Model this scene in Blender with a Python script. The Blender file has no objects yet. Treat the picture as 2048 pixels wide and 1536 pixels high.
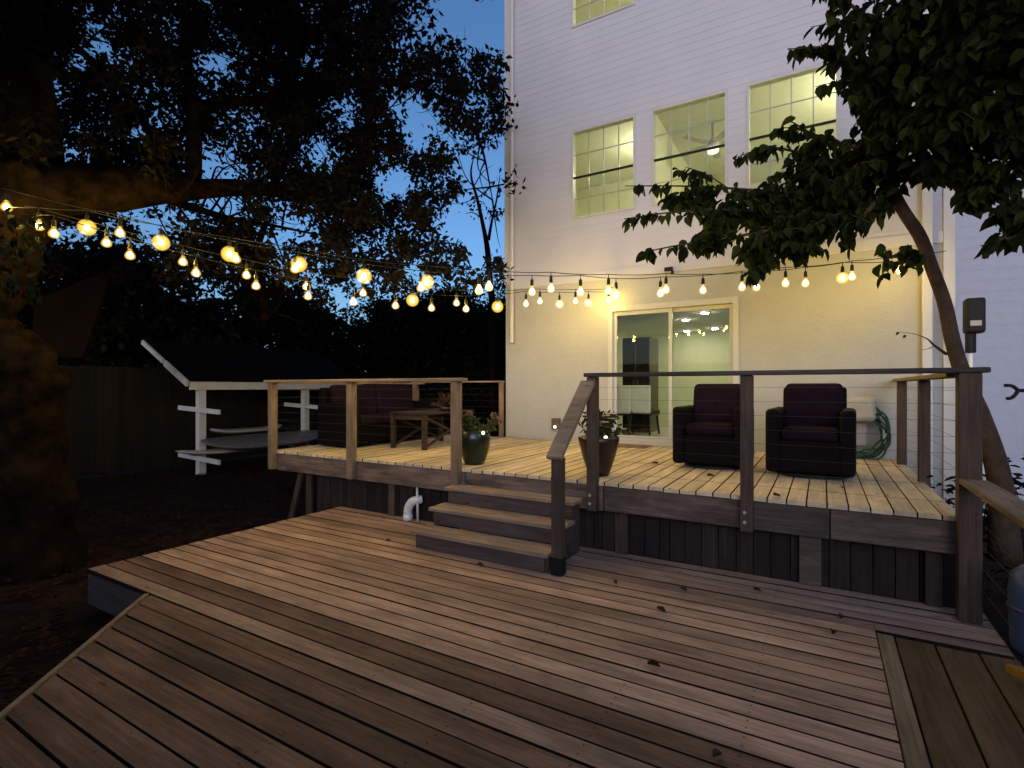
import bpy, math, random
import numpy as np
from mathutils import Vector, Matrix

random.seed(7)
RNG = np.random.default_rng(11)
C = bpy.context.scene.collection
sc = bpy.context.scene
R = math.radians

# ------------------------------------------------------------------ frame of reference
# x runs along the house wall to the right, y towards the house, z up; lower deck top = 0, upper deck top = 0.70
YAW, EYE, F = R(30.6), 1.6, 1050.0
SN, CS = math.sin(YAW), math.cos(YAW)


def ray(px):
    u = (px - 1024) / F
    return (-SN + CS * u, CS + SN * u)


def at_d(px, py, d):
    a, b = ray(px)
    return Vector((a * d, b * d, EYE + (775 - py) / F * d))


def at_y(px, py, Y):
    a, b = ray(px)
    return at_d(px, py, Y / b)


def at_line(px, py, A, B):
    """the point seen at a pixel that stands over the ground line A-B"""
    a, b = ray(px)
    dx, dy = B[0] - A[0], B[1] - A[1]
    d = (A[0] * dy - A[1] * dx) / (a * dy - b * dx)
    return at_d(px, py, d)


# ------------------------------------------------------------------ materials
def new_mat(name):
    m = bpy.data.materials.new(name)
    m.use_nodes = True
    nt = m.node_tree
    nt.nodes.clear()
    out = nt.nodes.new('ShaderNodeOutputMaterial')
    p = nt.nodes.new('ShaderNodeBsdfPrincipled')
    nt.links.new(p.outputs[0], out.inputs[0])
    return m, nt, p, out


def N(nt, kind, **kw):
    n = nt.nodes.new(kind)
    for k, v in kw.items():
        if k in n.inputs:
            n.inputs[k].default_value = v
        else:
            setattr(n, k, v)
    return n


def ramp(nt, fac, stops):
    r = nt.nodes.new('ShaderNodeValToRGB')
    e = r.color_ramp.elements
    while len(e) < len(stops):
        e.new(0.5)
    for i, (p, c) in enumerate(stops):
        e[i].position = p
        e[i].color = (c[0], c[1], c[2], 1)
    nt.links.new(fac, r.inputs[0])
    return r.outputs[0]


def mixc(nt, mode, fac, a, b):
    m = nt.nodes.new('ShaderNodeMix')
    m.data_type = 'RGBA'
    m.blend_type = mode
    for sock, v in ((m.inputs[0], fac), (m.inputs[6], a), (m.inputs[7], b)):
        if isinstance(v, (int, float)):
            sock.default_value = v
        elif isinstance(v, tuple):
            sock.default_value = (v[0], v[1], v[2], 1)
        else:
            nt.links.new(v, sock)
    return m.outputs[2]


def plain(name, col, rough=0.6, spec=0.4, noise=0.12, scale=8.0, bump=0.0, bscale=60.0, metal=0.0):
    m, nt, p, out = new_mat(name)
    tc = N(nt, 'ShaderNodeTexCoord')
    n = N(nt, 'ShaderNodeTexNoise', Scale=scale, Detail=6.0, Roughness=0.6)
    nt.links.new(tc.outputs['Object'], n.inputs['Vector'])
    lo = tuple(c * (1 - noise * 2) for c in col)
    hi = tuple(min(1, c * (1 + noise * 2)) for c in col)
    nt.links.new(ramp(nt, n.outputs[0], [(0.3, lo), (0.7, hi)]), p.inputs['Base Color'])
    p.inputs['Roughness'].default_value = rough
    p.inputs['Specular IOR Level'].default_value = spec
    p.inputs['Metallic'].default_value = metal
    if bump:
        n2 = N(nt, 'ShaderNodeTexNoise', Scale=bscale, Detail=4.0)
        nt.links.new(tc.outputs['Object'], n2.inputs['Vector'])
        b = N(nt, 'ShaderNodeBump', Strength=bump, Distance=0.02)
        nt.links.new(n2.outputs[0], b.inputs['Height'])
        nt.links.new(b.outputs[0], p.inputs['Normal'])
    return m


def wood(name, dark, light, axis='x', rough=0.75, island=0.5, knots=True, wear=0.4, screws=None):
    """weathered boards: grain along an axis, every board its own tone, knots and worn patches"""
    m, nt, p, out = new_mat(name)
    tc = N(nt, 'ShaderNodeTexCoord')
    geo = N(nt, 'ShaderNodeNewGeometry')
    off = N(nt, 'ShaderNodeVectorMath', operation='ADD')
    rnd = N(nt, 'ShaderNodeVectorMath', operation='SCALE')
    comb = N(nt, 'ShaderNodeCombineXYZ', X=3.1, Y=7.7, Z=5.3)
    nt.links.new(comb.outputs[0], rnd.inputs[0])
    nt.links.new(geo.outputs['Random Per Island'], rnd.inputs['Scale'])
    nt.links.new(tc.outputs['Object'], off.inputs[0])
    nt.links.new(rnd.outputs[0], off.inputs[1])
    mp = N(nt, 'ShaderNodeMapping')
    st = {'x': (1.7, 52, 52), 'y': (52, 1.7, 52), 'z': (52, 52, 1.7)}[axis]
    mp.inputs['Scale'].default_value = st
    nt.links.new(off.outputs[0], mp.inputs['Vector'])
    g = N(nt, 'ShaderNodeTexNoise', Scale=1.0, Detail=7.0, Roughness=0.65, Distortion=0.6)
    nt.links.new(mp.outputs[0], g.inputs['Vector'])
    col = ramp(nt, g.outputs[0], [(0.25, dark), (0.72, light)])
    # tone of each board
    t = ramp(nt, geo.outputs['Random Per Island'],
             [(0.0, (1 - island,) * 3), (0.5, (1, 0.97, 0.94)), (1.0, (1 + island * 0.55, 1 + island * 0.5, 1 + island * 0.45))])
    col = mixc(nt, 'MULTIPLY', 1.0, col, t)
    # worn patches
    mw = N(nt, 'ShaderNodeMapping')
    mw.inputs['Scale'].default_value = {'x': (0.9, 3.5, 3.5), 'y': (3.5, 0.9, 3.5), 'z': (3.5, 3.5, 0.9)}[axis]
    nt.links.new(off.outputs[0], mw.inputs['Vector'])
    w = N(nt, 'ShaderNodeTexNoise', Scale=1.6, Detail=5.0, Roughness=0.7)
    nt.links.new(mw.outputs[0], w.inputs['Vector'])
    wr = ramp(nt, w.outputs[0], [(0.35, (1 - wear,) * 3), (0.65, (1 + wear * 0.4,) * 3)])
    col = mixc(nt, 'MULTIPLY', 1.0, col, wr)
    if knots:
        mk = N(nt, 'ShaderNodeMapping')
        mk.inputs['Scale'].default_value = {'x': (1.0, 4.0, 4.0), 'y': (4.0, 1.0, 4.0), 'z': (4.0, 4.0, 1.0)}[axis]
        nt.links.new(off.outputs[0], mk.inputs['Vector'])
        v = N(nt, 'ShaderNodeTexVoronoi', Scale=1.7)
        nt.links.new(mk.outputs[0], v.inputs['Vector'])
        k = ramp(nt, v.outputs['Distance'], [(0.035, (0.28, 0.22, 0.2)), (0.09, (1, 1, 1))])
        col = mixc(nt, 'MULTIPLY', 0.85, col, k)
    if screws:                                  # two screw heads per board over every joist
        sep = N(nt, 'ShaderNodeSeparateXYZ')
        nt.links.new(tc.outputs['Object'], sep.inputs[0])

        def mth(op, a, b):
            n_ = N(nt, 'ShaderNodeMath', operation=op)
            for i_, v_ in enumerate((a, b)):
                if isinstance(v_, (int, float)):
                    n_.inputs[i_].default_value = v_
                else:
                    nt.links.new(v_, n_.inputs[i_])
            return n_.outputs[0]
        fx = mth('SUBTRACT', mth('FLOORED_MODULO', sep.outputs[0], screws[0]), .3)
        fy = mth('FLOORED_MODULO', mth('SUBTRACT', screws[1], sep.outputs[1]), screws[2])
        fy = mth('SUBTRACT', mth('ABSOLUTE', mth('SUBTRACT', fy, .060), 0.0), .032)
        d2 = mth('SQRT', mth('ADD', mth('MULTIPLY', fx, fx), mth('MULTIPLY', fy, fy)), 0.0)
        col = mixc(nt, 'MULTIPLY', .9, col, ramp(nt, mth('MULTIPLY', d2, 50.0), [(0.22, (.16, .13, .12)), (0.36, (1, 1, 1))]))
    nt.links.new(col, p.inputs['Base Color'])
    p.inputs['Roughness'].default_value = rough
    p.inputs['Specular IOR Level'].default_value = 0.3
    b = N(nt, 'ShaderNodeBump', Strength=0.35, Distance=0.01)
    nt.links.new(g.outputs[0], b.inputs['Height'])
    nt.links.new(b.outputs[0], p.inputs['Normal'])
    return m


def emit(name, col, strength):
    m, nt, p, out = new_mat(name)
    p.inputs['Base Color'].default_value = (0.9, 0.85, 0.7, 1)
    p.inputs['Emission Color'].default_value = (*col, 1)
    p.inputs['Emission Strength'].default_value = strength
    return m


def leafmat(name, a, b, rough=0.5, trans=0.25):
    m, nt, p, out = new_mat(name)
    geo = N(nt, 'ShaderNodeNewGeometry')
    c = ramp(nt, geo.outputs['Random Per Island'], [(0.0, a), (1.0, b)])
    nt.links.new(c, p.inputs['Base Color'])
    p.inputs['Roughness'].default_value = rough
    p.inputs['Specular IOR Level'].default_value = 0.1
    t = N(nt, 'ShaderNodeBsdfTranslucent')
    nt.links.new(c, t.inputs[0])
    mx = N(nt, 'ShaderNodeMixShader')
    mx.inputs[0].default_value = trans
    nt.links.new(p.outputs[0], mx.inputs[1])
    nt.links.new(t.outputs[0], mx.inputs[2])
    nt.links.new(mx.outputs[0], out.inputs[0])
    return m


def glass(name, tint=(0.9, 0.95, 0.92), refl=1.0):
    m, nt, p, out = new_mat(name)
    nt.nodes.remove(p)
    tr = N(nt, 'ShaderNodeBsdfTransparent')
    tr.inputs[0].default_value = (*tint, 1)
    gl = N(nt, 'ShaderNodeBsdfGlossy', Roughness=0.015)
    gl.inputs[0].default_value = (1, 1, 1, 1)
    fr = N(nt, 'ShaderNodeFresnel', IOR=1.5)
    mul = N(nt, 'ShaderNodeMath', operation='MULTIPLY')
    mul.inputs[1].default_value = 1.6 * refl
    nt.links.new(fr.outputs[0], mul.inputs[0])
    mx = N(nt, 'ShaderNodeMixShader')
    nt.links.new(mul.outputs[0], mx.inputs[0])
    nt.links.new(tr.outputs[0], mx.inputs[1])
    nt.links.new(gl.outputs[0], mx.inputs[2])
    nt.links.new(mx.outputs[0], out.inputs[0])
    return m


def stucco(name):
    m, nt, p, out = new_mat(name)
    tc = N(nt, 'ShaderNodeTexCoord')
    n = N(nt, 'ShaderNodeTexNoise', Scale=1.3, Detail=6.0, Roughness=0.65)
    nt.links.new(tc.outputs['Object'], n.inputs['Vector'])
    nt.links.new(ramp(nt, n.outputs[0], [(0.3, (0.385, 0.38, 0.37)), (0.7, (0.445, 0.44, 0.43))]), p.inputs['Base Color'])
    p.inputs['Roughness'].default_value = 0.85
    v = N(nt, 'ShaderNodeTexNoise', Scale=9.0, Detail=5.0, Roughness=0.55, Distortion=1.4)
    nt.links.new(tc.outputs['Object'], v.inputs['Vector'])
    k = N(nt, 'ShaderNodeTexNoise', Scale=70.0, Detail=3.0)
    nt.links.new(tc.outputs['Object'], k.inputs['Vector'])
    hh = ramp(nt, v.outputs[0], [(0.46, (0, 0, 0)), (0.56, (1, 1, 1))])
    s = mixc(nt, 'MIX', 0.3, hh, k.outputs[0])
    b = N(nt, 'ShaderNodeBump', Strength=0.32, Distance=0.012)
    nt.links.new(s, b.inputs['Height'])
    nt.links.new(b.outputs[0], p.inputs['Normal'])
    return m


M = {}
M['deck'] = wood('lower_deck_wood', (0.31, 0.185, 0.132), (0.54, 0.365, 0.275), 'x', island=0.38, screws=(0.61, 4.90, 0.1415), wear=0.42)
M['deck_stain_falloff'] = wood('stain_falloff_wood', (0.095, 0.050, 0.036), (0.205, 0.118, 0.085), 'x', island=0.35, wear=0.5, screws=(0.61, 4.90, 0.1415))  # brown stain plus the foreground light falloff, both in the colour
M['edge'] = plain('gap_shade_grime', (0.022, 0.014, 0.011), 0.95, 0.05, 0.3, 20)  # grime and the shade of the board gaps, put into the colour
M['deck_y'] = wood('side_deck_wood', (0.065, 0.039, 0.017), (0.165, 0.102, 0.048), 'y', island=0.3)
M['updeck'] = wood('upper_deck_wood', (0.60, 0.45, 0.28), (0.80, 0.65, 0.44), 'y', island=0.25, wear=0.3)
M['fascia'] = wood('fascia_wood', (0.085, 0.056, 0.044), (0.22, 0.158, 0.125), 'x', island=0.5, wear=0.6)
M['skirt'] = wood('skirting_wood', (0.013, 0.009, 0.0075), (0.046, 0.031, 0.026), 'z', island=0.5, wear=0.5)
M['post'] = wood('post_wood', (0.16, 0.105, 0.065), (0.34, 0.245, 0.16), 'z', island=0.2)
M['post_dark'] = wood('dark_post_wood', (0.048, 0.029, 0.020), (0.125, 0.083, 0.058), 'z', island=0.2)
M['rail'] = wood('rail_wood', (0.19, 0.13, 0.09), (0.40, 0.295, 0.21), 'x', island=0.2)
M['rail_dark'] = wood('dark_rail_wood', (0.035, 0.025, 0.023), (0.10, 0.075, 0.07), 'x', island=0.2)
M['step'] = wood('step_wood', (0.23, 0.155, 0.11), (0.48, 0.355, 0.26), 'x', island=0.3)
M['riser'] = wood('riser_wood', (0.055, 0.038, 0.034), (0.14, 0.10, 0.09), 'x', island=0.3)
M['plank'] = wood('plank_wood', (0.15, 0.10, 0.06), (0.34, 0.25, 0.165), 'y', island=0.2)
M['fence'] = wood('fence_wood', (0.007, 0.004, 0.002), (0.026, 0.015, 0.007), 'z', island=0.5, wear=0.5)
M['table'] = wood('table_wood', (0.02, 0.012, 0.008), (0.06, 0.036, 0.022), 'x', island=0.2)
M['siding'] = plain('painted_siding', (0.52, 0.51, 0.58), 0.55, 0.35, 0.02, 2.0)
M['trim'] = plain('painted_trim', (0.60, 0.59, 0.60), 0.5, 0.4, 0.02, 3.0)
M['stucco'] = stucco('painted_stucco')
M['vinyl'] = plain('white_vinyl', (0.50, 0.50, 0.48), 0.4, 0.4, 0.02)
M['dark_metal'] = plain('black_metal', (0.008, 0.008, 0.009), 0.6, 0.25, 0.1)
M['steel'] = plain('steel_cable', (0.05, 0.048, 0.045), 0.6, 0.3, 0.05)
M['white_paint'] = plain('white_painted_wood', (0.66, 0.64, 0.62), 0.6, 0.3, 0.06, 6.0)
M['pvc'] = plain('white_pvc', (0.78, 0.78, 0.80), 0.3, 0.5, 0.02)
M['wicker'] = None
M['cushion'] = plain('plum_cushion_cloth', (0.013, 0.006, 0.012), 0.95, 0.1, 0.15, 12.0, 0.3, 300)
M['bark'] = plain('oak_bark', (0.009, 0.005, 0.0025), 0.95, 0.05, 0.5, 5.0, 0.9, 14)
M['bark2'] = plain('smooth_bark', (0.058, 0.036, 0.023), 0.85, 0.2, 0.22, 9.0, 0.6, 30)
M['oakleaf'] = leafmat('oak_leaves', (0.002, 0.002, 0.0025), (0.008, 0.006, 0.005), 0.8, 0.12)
M['leaf'] = leafmat('broad_leaves', (0.006, 0.010, 0.002), (0.034, 0.046, 0.008), 0.6, 0.45)
M['bgleaf'] = leafmat('background_leaves', (0.004, 0.005, 0.002), (0.014, 0.016, 0.006), 0.6, 0.2)
M['soil'] = plain('bare_soil', (0.016, 0.008, 0.005), 0.95, 0.1, 0.4, 3.0, 1.0, 25)
M['glass'] = glass('window_glass', (0.93, 0.96, 0.93), 0.6)
M['doorglass'] = glass('door_glass', (0.93, 0.98, 0.93), 0.5)
M['room_dining'] = plain('pale_green_paint', (0.60, 0.62, 0.42), 0.8, 0.2, 0.02)
M['room_up'] = plain('pale_yellow_paint', (0.70, 0.71, 0.53), 0.8, 0.2, 0.02)
M['tile'] = plain('pale_floor_tile', (0.42, 0.40, 0.28), 0.35, 0.4, 0.12, 2.0)
M['filament'] = emit('bulb_filament', (1.0, 0.68, 0.12), 250.0)
M['bulb_soft'] = emit('dim_bulb_glass', (1.0, 0.86, 0.55), 0.7)
M['lamp'] = emit('lamp_diffuser', (1.0, 0.92, 0.64), 125.0)
M['spot'] = emit('downlight_diffuser', (1.0, 0.93, 0.72), 190.0)
M['fanlamp'] = emit('fan_lamp_glass', (1.0, 0.92, 0.7), 1.2)
M['solar'] = emit('solar_lamp_led', (1.0, 0.9, 0.62), 3.0)
M['hose'] = plain('green_hose_rubber', (0.006, 0.065, 0.03), 0.4, 0.5, 0.15, 20)
M['greypl'] = plain('grey_plastic', (0.42, 0.40, 0.37), 0.5, 0.4, 0.05)
M['bluepl'] = plain('blue_plastic', (0.045, 0.075, 0.16), 0.4, 0.4, 0.15, 5)
M['yellowwood'] = wood('yellow_timber', (0.28, 0.14, 0.015), (0.5, 0.28, 0.04), 'y', island=0.1)
M['glaze_green'] = plain('green_glaze', (0.010, 0.018, 0.008), 0.3, 0.5, 0.3, 6)
M['glaze_brown'] = plain('brown_glaze', (0.022, 0.010, 0.008), 0.35, 0.5, 0.3, 6)
M['succulent'] = leafmat('succulent_leaves', (0.05, 0.065, 0.018), (0.12, 0.12, 0.045), 0.5, 0.2)
M['stemleaf'] = leafmat('flower_leaves', (0.03, 0.04, 0.015), (0.07, 0.08, 0.03), 0.5, 0.2)
M['petal_white'] = leafmat('white_petals', (0.62, 0.6, 0.5), (0.8, 0.78, 0.66), 0.6, 0.3)
M['petal_red'] = leafmat('red_petals', (0.25, 0.03, 0.02), (0.42, 0.07, 0.04), 0.6, 0.3)
M['petal_pink'] = leafmat('pink_petals', (0.30, 0.15, 0.12), (0.42, 0.22, 0.17), 0.6, 0.3)
M['dry'] = leafmat('dry_leaf', (0.035, 0.02, 0.012), (0.09, 0.05, 0.03), 0.7, 0.1)
M['mat_coir'] = plain('coir_mat', (0.26, 0.17, 0.10), 0.95, 0.1, 0.25, 40, 0.6, 200)
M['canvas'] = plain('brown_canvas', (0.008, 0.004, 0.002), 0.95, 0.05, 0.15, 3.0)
M['shingle'] = plain('dark_roof_felt', (0.006, 0.006, 0.0045), 0.95, 0.02, 0.3, 14.0, 0.6, 40)
M['board_white'] = plain('white_board_skin', (0.42, 0.39, 0.36), 0.35, 0.4, 0.06)
M['board_grey'] = plain('grey_board_skin', (0.13, 0.115, 0.11), 0.4, 0.4, 0.1)
M['chairwhite'] = plain('cream_upholstery', (0.66, 0.66, 0.52), 0.7, 0.2, 0.03)
M['blackcab'] = plain('black_lacquer', (0.012, 0.011, 0.008), 0.18, 0.5, 0.1)
M['brownbox'] = plain('brown_cover_plastic', (0.12, 0.085, 0.075), 0.5, 0.4, 0.1)
M['mulch'] = leafmat('leaf_litter', (0.012, 0.005, 0.003), (0.05, 0.018, 0.006), 0.8, 0.05)


def wicker():
    m, nt, p, out = new_mat('brown_wicker')
    tc = N(nt, 'ShaderNodeTexCoord')
    w1 = N(nt, 'ShaderNodeTexWave', Scale=16.0, Distortion=0.4, wave_type='BANDS', bands_direction='Z')
    w2 = N(nt, 'ShaderNodeTexWave', Scale=14.0, Distortion=0.3, wave_type='BANDS', bands_direction='DIAGONAL')
    nt.links.new(tc.outputs['Object'], w1.inputs['Vector'])
    nt.links.new(tc.outputs['Object'], w2.inputs['Vector'])
    h = mixc(nt, 'MULTIPLY', 0.6, w1.outputs[0], w2.outputs[0])
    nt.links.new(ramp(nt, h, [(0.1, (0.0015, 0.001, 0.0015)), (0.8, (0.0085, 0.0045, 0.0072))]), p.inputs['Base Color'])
    p.inputs['Roughness'].default_value = 0.7
    p.inputs['Specular IOR Level'].default_value = 0.12
    b = N(nt, 'ShaderNodeBump', Strength=0.7, Distance=0.01)
    nt.links.new(h, b.inputs['Height'])
    nt.links.new(b.outputs[0], p.inputs['Normal'])
    return m


M['wicker'] = wicker()


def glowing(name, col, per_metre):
    """transparent shell with a volume glow that imitates lens bloom round a bulb"""
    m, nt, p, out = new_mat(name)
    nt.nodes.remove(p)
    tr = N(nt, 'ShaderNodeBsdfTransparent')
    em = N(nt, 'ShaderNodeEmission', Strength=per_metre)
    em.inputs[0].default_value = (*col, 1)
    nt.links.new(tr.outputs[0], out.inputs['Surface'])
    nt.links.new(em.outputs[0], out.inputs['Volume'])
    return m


M['bulb'] = glowing('bulb_bloom_shell', (1.0, 0.58, 0.08), 17.0)  # emission inside the shell stands in for lens bloom
M['bulb_big'] = glowing('big_bulb_bloom_shell', (1.0, 0.55, 0.07), 12.0)


# ------------------------------------------------------------------ mesh helper
class MB:
    def __init__(s):
        s.v, s.f = [], []

    def add(s, vs, fs):
        o = len(s.v)
        s.v += [tuple(v) for v in vs]
        s.f += [tuple(i + o for i in f) for f in fs]
        return s

    def box(s, x0, x1, y0, y1, z0, z1):
        return s.add([(x0, y0, z0), (x1, y0, z0), (x1, y1, z0), (x0, y1, z0), (x0, y0, z1), (x1, y0, z1), (x1, y1, z1), (x0, y1, z1)],
                     [(0, 3, 2, 1), (4, 5, 6, 7), (0, 1, 5, 4), (1, 2, 6, 5), (2, 3, 7, 6), (3, 0, 4, 7)])

    def prism(s, poly, z0, z1):
        n = len(poly)
        vs = [(x, y, z0) for x, y in poly] + [(x, y, z1) for x, y in poly]
        fs = [tuple(range(n - 1, -1, -1)), tuple(range(n, 2 * n))]
        fs += [(i, (i + 1) % n, n + (i + 1) % n, n + i) for i in range(n)]
        return s.add(vs, fs)

    def beam(s, a, b, w, h, up=(0, 0, 1)):
        a, b = Vector(a), Vector(b)
        d = (b - a).normalized()
        u = Vector(up)
        if abs(d.dot(u)) > 0.99:
            u = Vector((1, 0, 0))
        r = d.cross(u).normalized() * (w / 2)
        t = r.cross(d).normalized() * (h / 2)
        vs = [p + q for p in (a, b) for q in (-r - t, r - t, r + t, -r + t)]
        return s.add(vs, [(3, 2, 1, 0), (4, 5, 6, 7), (0, 1, 5, 4), (1, 2, 6, 5), (2, 3, 7, 6), (3, 0, 4, 7)])

    def tube(s, pts, rad, n=8, caps=True):
        pts = [Vector(p) for p in pts]
        if not isinstance(rad, (list, tuple)):
            rad = [rad] * len(pts)
        o = len(s.v)
        prev = None
        for i, p in enumerate(pts):
            d = (pts[min(i + 1, len(pts) - 1)] - pts[max(i - 1, 0)]).normalized()
            if prev is None:
                a = d.orthogonal().normalized()
            else:
                a = (prev - d * prev.dot(d)).normalized()
            prev = a
            b = d.cross(a)
            for k in range(n):
                t = 2 * math.pi * k / n
                s.v.append(tuple(p + (a * math.cos(t) + b * math.sin(t)) * rad[i]))
        for i in range(len(pts) - 1):
            for k in range(n):
                k2 = (k + 1) % n
                s.f.append((o + i * n + k, o + i * n + k2, o + (i + 1) * n + k2, o + (i + 1) * n + k))
        if caps:
            s.f.append(tuple(o + k for k in range(n - 1, -1, -1)))
            s.f.append(tuple(o + (len(pts) - 1) * n + k for k in range(n)))
        return s

    def lathe(s, prof, c=(0, 0, 0), n=20):
        if prof[0][1] > prof[-1][1]:
            prof = prof[::-1]
        o = len(s.v)
        for r, z in prof:
            for k in range(n):
                t = 2 * math.pi * k / n
                s.v.append((c[0] + r * math.cos(t), c[1] + r * math.sin(t), c[2] + z))
        m = len(prof)
        for i in range(m - 1):
            for k in range(n):
                k2 = (k + 1) % n
                s.f.append((o + i * n + k, o + i * n + k2, o + (i + 1) * n + k2, o + (i + 1) * n + k))
        s.f.append(tuple(o + k for k in range(n - 1, -1, -1)))
        s.f.append(tuple(o + (m - 1) * n + k for k in range(n)))
        return s

    def leaf(s, p, d, nrm, L, W, fold=0.25):
        """a pointed leaf of two folded halves"""
        d = d.normalized()
        r = d.cross(nrm)
        if r.length < 1e-4:
            r = d.orthogonal()
        r.normalize()
        n = r.cross(d)
        a, c1, c2 = p, p + d * L * 0.5 - n * L * 0.04, p + d * L - n * L * 0.12
        lf = [p + d * L * 0.16 - r * W * 0.42 + n * W * fold, p + d * L * 0.45 - r * W * 0.5 + n * W * fold, p + d * L * 0.75 - r * W * 0.27 + n * W * fold * .5]
        rt = [p + d * L * 0.16 + r * W * 0.42 + n * W * fold, p + d * L * 0.45 + r * W * 0.5 + n * W * fold, p + d * L * 0.75 + r * W * 0.27 + n * W * fold * .5]
        return s.add([a, c1, c2] + lf + rt, [(0, 1, 4, 3), (1, 2, 5, 4), (0, 6, 7, 1), (1, 7, 8, 2)])

    def build(s, name, mat, parent=None, smooth=False, bevel=0.0, world=True, seg=2, sub=0):
        vs = s.v
        if parent is not None and world:
            inv = parent.matrix_world.inverted() if parent.get('_mw') is None else None
            base = WORLD[parent.name].inverted()
            vs = [tuple(base @ Vector(v)) for v in vs]
        me = bpy.data.meshes.new(name)
        me.from_pydata(vs, [], s.f)
        me.update()
        if smooth:
            me.polygons.foreach_set('use_smooth', [True] * len(me.polygons))
        o = bpy.data.objects.new(name, me)
        C.objects.link(o)
        me.materials.append(mat)
        if parent is not None:
            o.parent = parent
            WORLD[o.name] = WORLD[parent.name]
        else:
            WORLD[o.name] = Matrix.Identity(4)
        if bevel:
            bv = o.modifiers.new('bevel', 'BEVEL')
            bv.width, bv.segments, bv.limit_method = bevel, seg, 'ANGLE'
        if sub:
            sd = o.modifiers.new('subdivision', 'SUBSURF')
            sd.levels = sd.render_levels = sub
        return o


WORLD = {}


def thing(name, label, cat, loc=(0, 0, 0), rotz=0.0, group=None):
    o = bpy.data.objects.new(name, None)
    C.objects.link(o)
    o.location = loc
    o.rotation_euler = (0, 0, rotz)
    o.empty_display_size = 0.1
    o['label'], o['category'] = label, cat
    if group:
        o['group'] = group
    WORLD[o.name] = Matrix.Translation(Vector(loc)) @ Matrix.Rotation(rotz, 4, 'Z')
    return o


def tag(o, label, cat, group=None):
    o['label'], o['category'] = label, cat
    if group:
        o['group'] = group
    return o


def dup(root, loc, rotz, label, group=None):
    r = root.copy()
    C.objects.link(r)
    r.location = loc
    r.rotation_euler = (0, 0, rotz)
    r['label'] = label
    if group:
        r['group'] = group
    WORLD[r.name] = Matrix.Translation(Vector(loc)) @ Matrix.Rotation(rotz, 4, 'Z')
    for ch in list(root.children):
        c = ch.copy()
        C.objects.link(c)
        c.parent = r
        for g in ch.children:
            d = g.copy()
            C.objects.link(d)
            d.parent = c
    return r


def leaf_mesh(name, P, D, Nn, L, W, mat, parent):
    """many small leaf faces at once: P base points, D directions, Nn normals"""
    D = D / np.linalg.norm(D, axis=1, keepdims=True)
    Rr = np.cross(D, Nn)
    Rr /= np.linalg.norm(Rr, axis=1, keepdims=True) + 1e-9
    n = len(P)
    L, W = L[:, None], W[:, None]
    up = np.cross(Rr, D)
    v = np.stack([P, P + D * L * .45 - Rr * W * .5 + up * W * .15, P + D * L, P + D * L * .45 + Rr * W * .5 + up * W * .15], 1).reshape(-1, 3)
    base = np.array(WORLD[parent.name].inverted())
    v = v @ base[:3, :3].T + base[:3, 3]
    me = bpy.data.meshes.new(name)
    me.vertices.add(4 * n)
    me.vertices.foreach_set('co', v.astype(np.float32).ravel())
    me.loops.add(4 * n)
    me.loops.foreach_set('vertex_index', np.arange(4 * n, dtype=np.int32))
    me.polygons.add(n)
    me.polygons.foreach_set('loop_start', np.arange(0, 4 * n, 4, dtype=np.int32))
    me.update(calc_edges=True)
    me.validate()
    o = bpy.data.objects.new(name, me)
    C.objects.link(o)
    me.materials.append(mat)
    o.parent = parent
    WORLD[o.name] = WORLD[parent.name]
    return o


def rand_dirs(n):
    d = RNG.normal(size=(n, 3))
    return d / np.linalg.norm(d, axis=1, keepdims=True)


def cloud(centres, radii, per, L, W, droop=0.3):
    """leaf clumps around centres; returns arrays for leaf_mesh"""
    cs = np.repeat(np.array(centres, float), per, 0)
    rs = np.repeat(np.array(radii, float), per)
    n = len(cs)
    P = cs + rand_dirs(n) * (RNG.random(n) ** 0.45 * rs)[:, None] * np.array([1, 1, 0.75])
    D = rand_dirs(n) + np.array([0, 0, -droop])
    return P, D, rand_dirs(n), L * RNG.uniform(.6, 1.25, n), W * RNG.uniform(.6, 1.25, n)


def catmull(pts, k=6):
    pts = [Vector(p) for p in pts]
    q = [pts[0] * 2 - pts[1]] + pts + [pts[-1] * 2 - pts[-2]]
    out = []
    for i in range(1, len(q) - 2):
        for j in range(k):
            t = j / k
            a, b, c, d = q[i - 1], q[i], q[i + 1], q[i + 2]
            out.append(0.5 * ((2 * b) + (c - a) * t + (2 * a - 5 * b + 4 * c - d) * t * t + (3 * b - a - 3 * c + d) * t ** 3))
    out.append(pts[-1])
    return out


def lerp_list(vals, n):
    return [float(np.interp(i / (n - 1) * (len(vals) - 1), range(len(vals)), vals)) for i in range(n)]


GZ = -0.35
YW = 8.15            # house wall
XL, XR = -4.95, 1.36

# ------------------------------------------------------------------ ground
g = MB()
n = 60
for i in range(n + 1):
    for j in range(n + 1):
        x, y = -60 + 120 * i / n, -50 + 140 * j / n
        g.v.append((x, y, GZ - 0.02 + 0.03 * math.sin(x * 1.3) * math.sin(y * 0.9)))
for i in range(n):
    for j in range(n):
        a = i * (n + 1) + j
        g.f.append((a, a + n + 1, a + n + 2, a + 1))
o = g.build('ground', M['soil'], smooth=True)
o['kind'] = 'structure'
o['label'] = 'dark bare yard soil around the decks'
lt = MB()
for i in range(5200):
    x, y = random.uniform(-14, -5.7), random.uniform(-1, 8)
    if x > -5.65 and y > 2.0:
        continue
    a = random.uniform(0, 6.28)
    lt.leaf(Vector((x, y, GZ + random.uniform(.0, .05))), Vector((math.cos(a), math.sin(a), random.uniform(-.2, .4))), Vector((0, 0, 1)),
            random.uniform(.05, .1), random.uniform(.03, .05))
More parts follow.
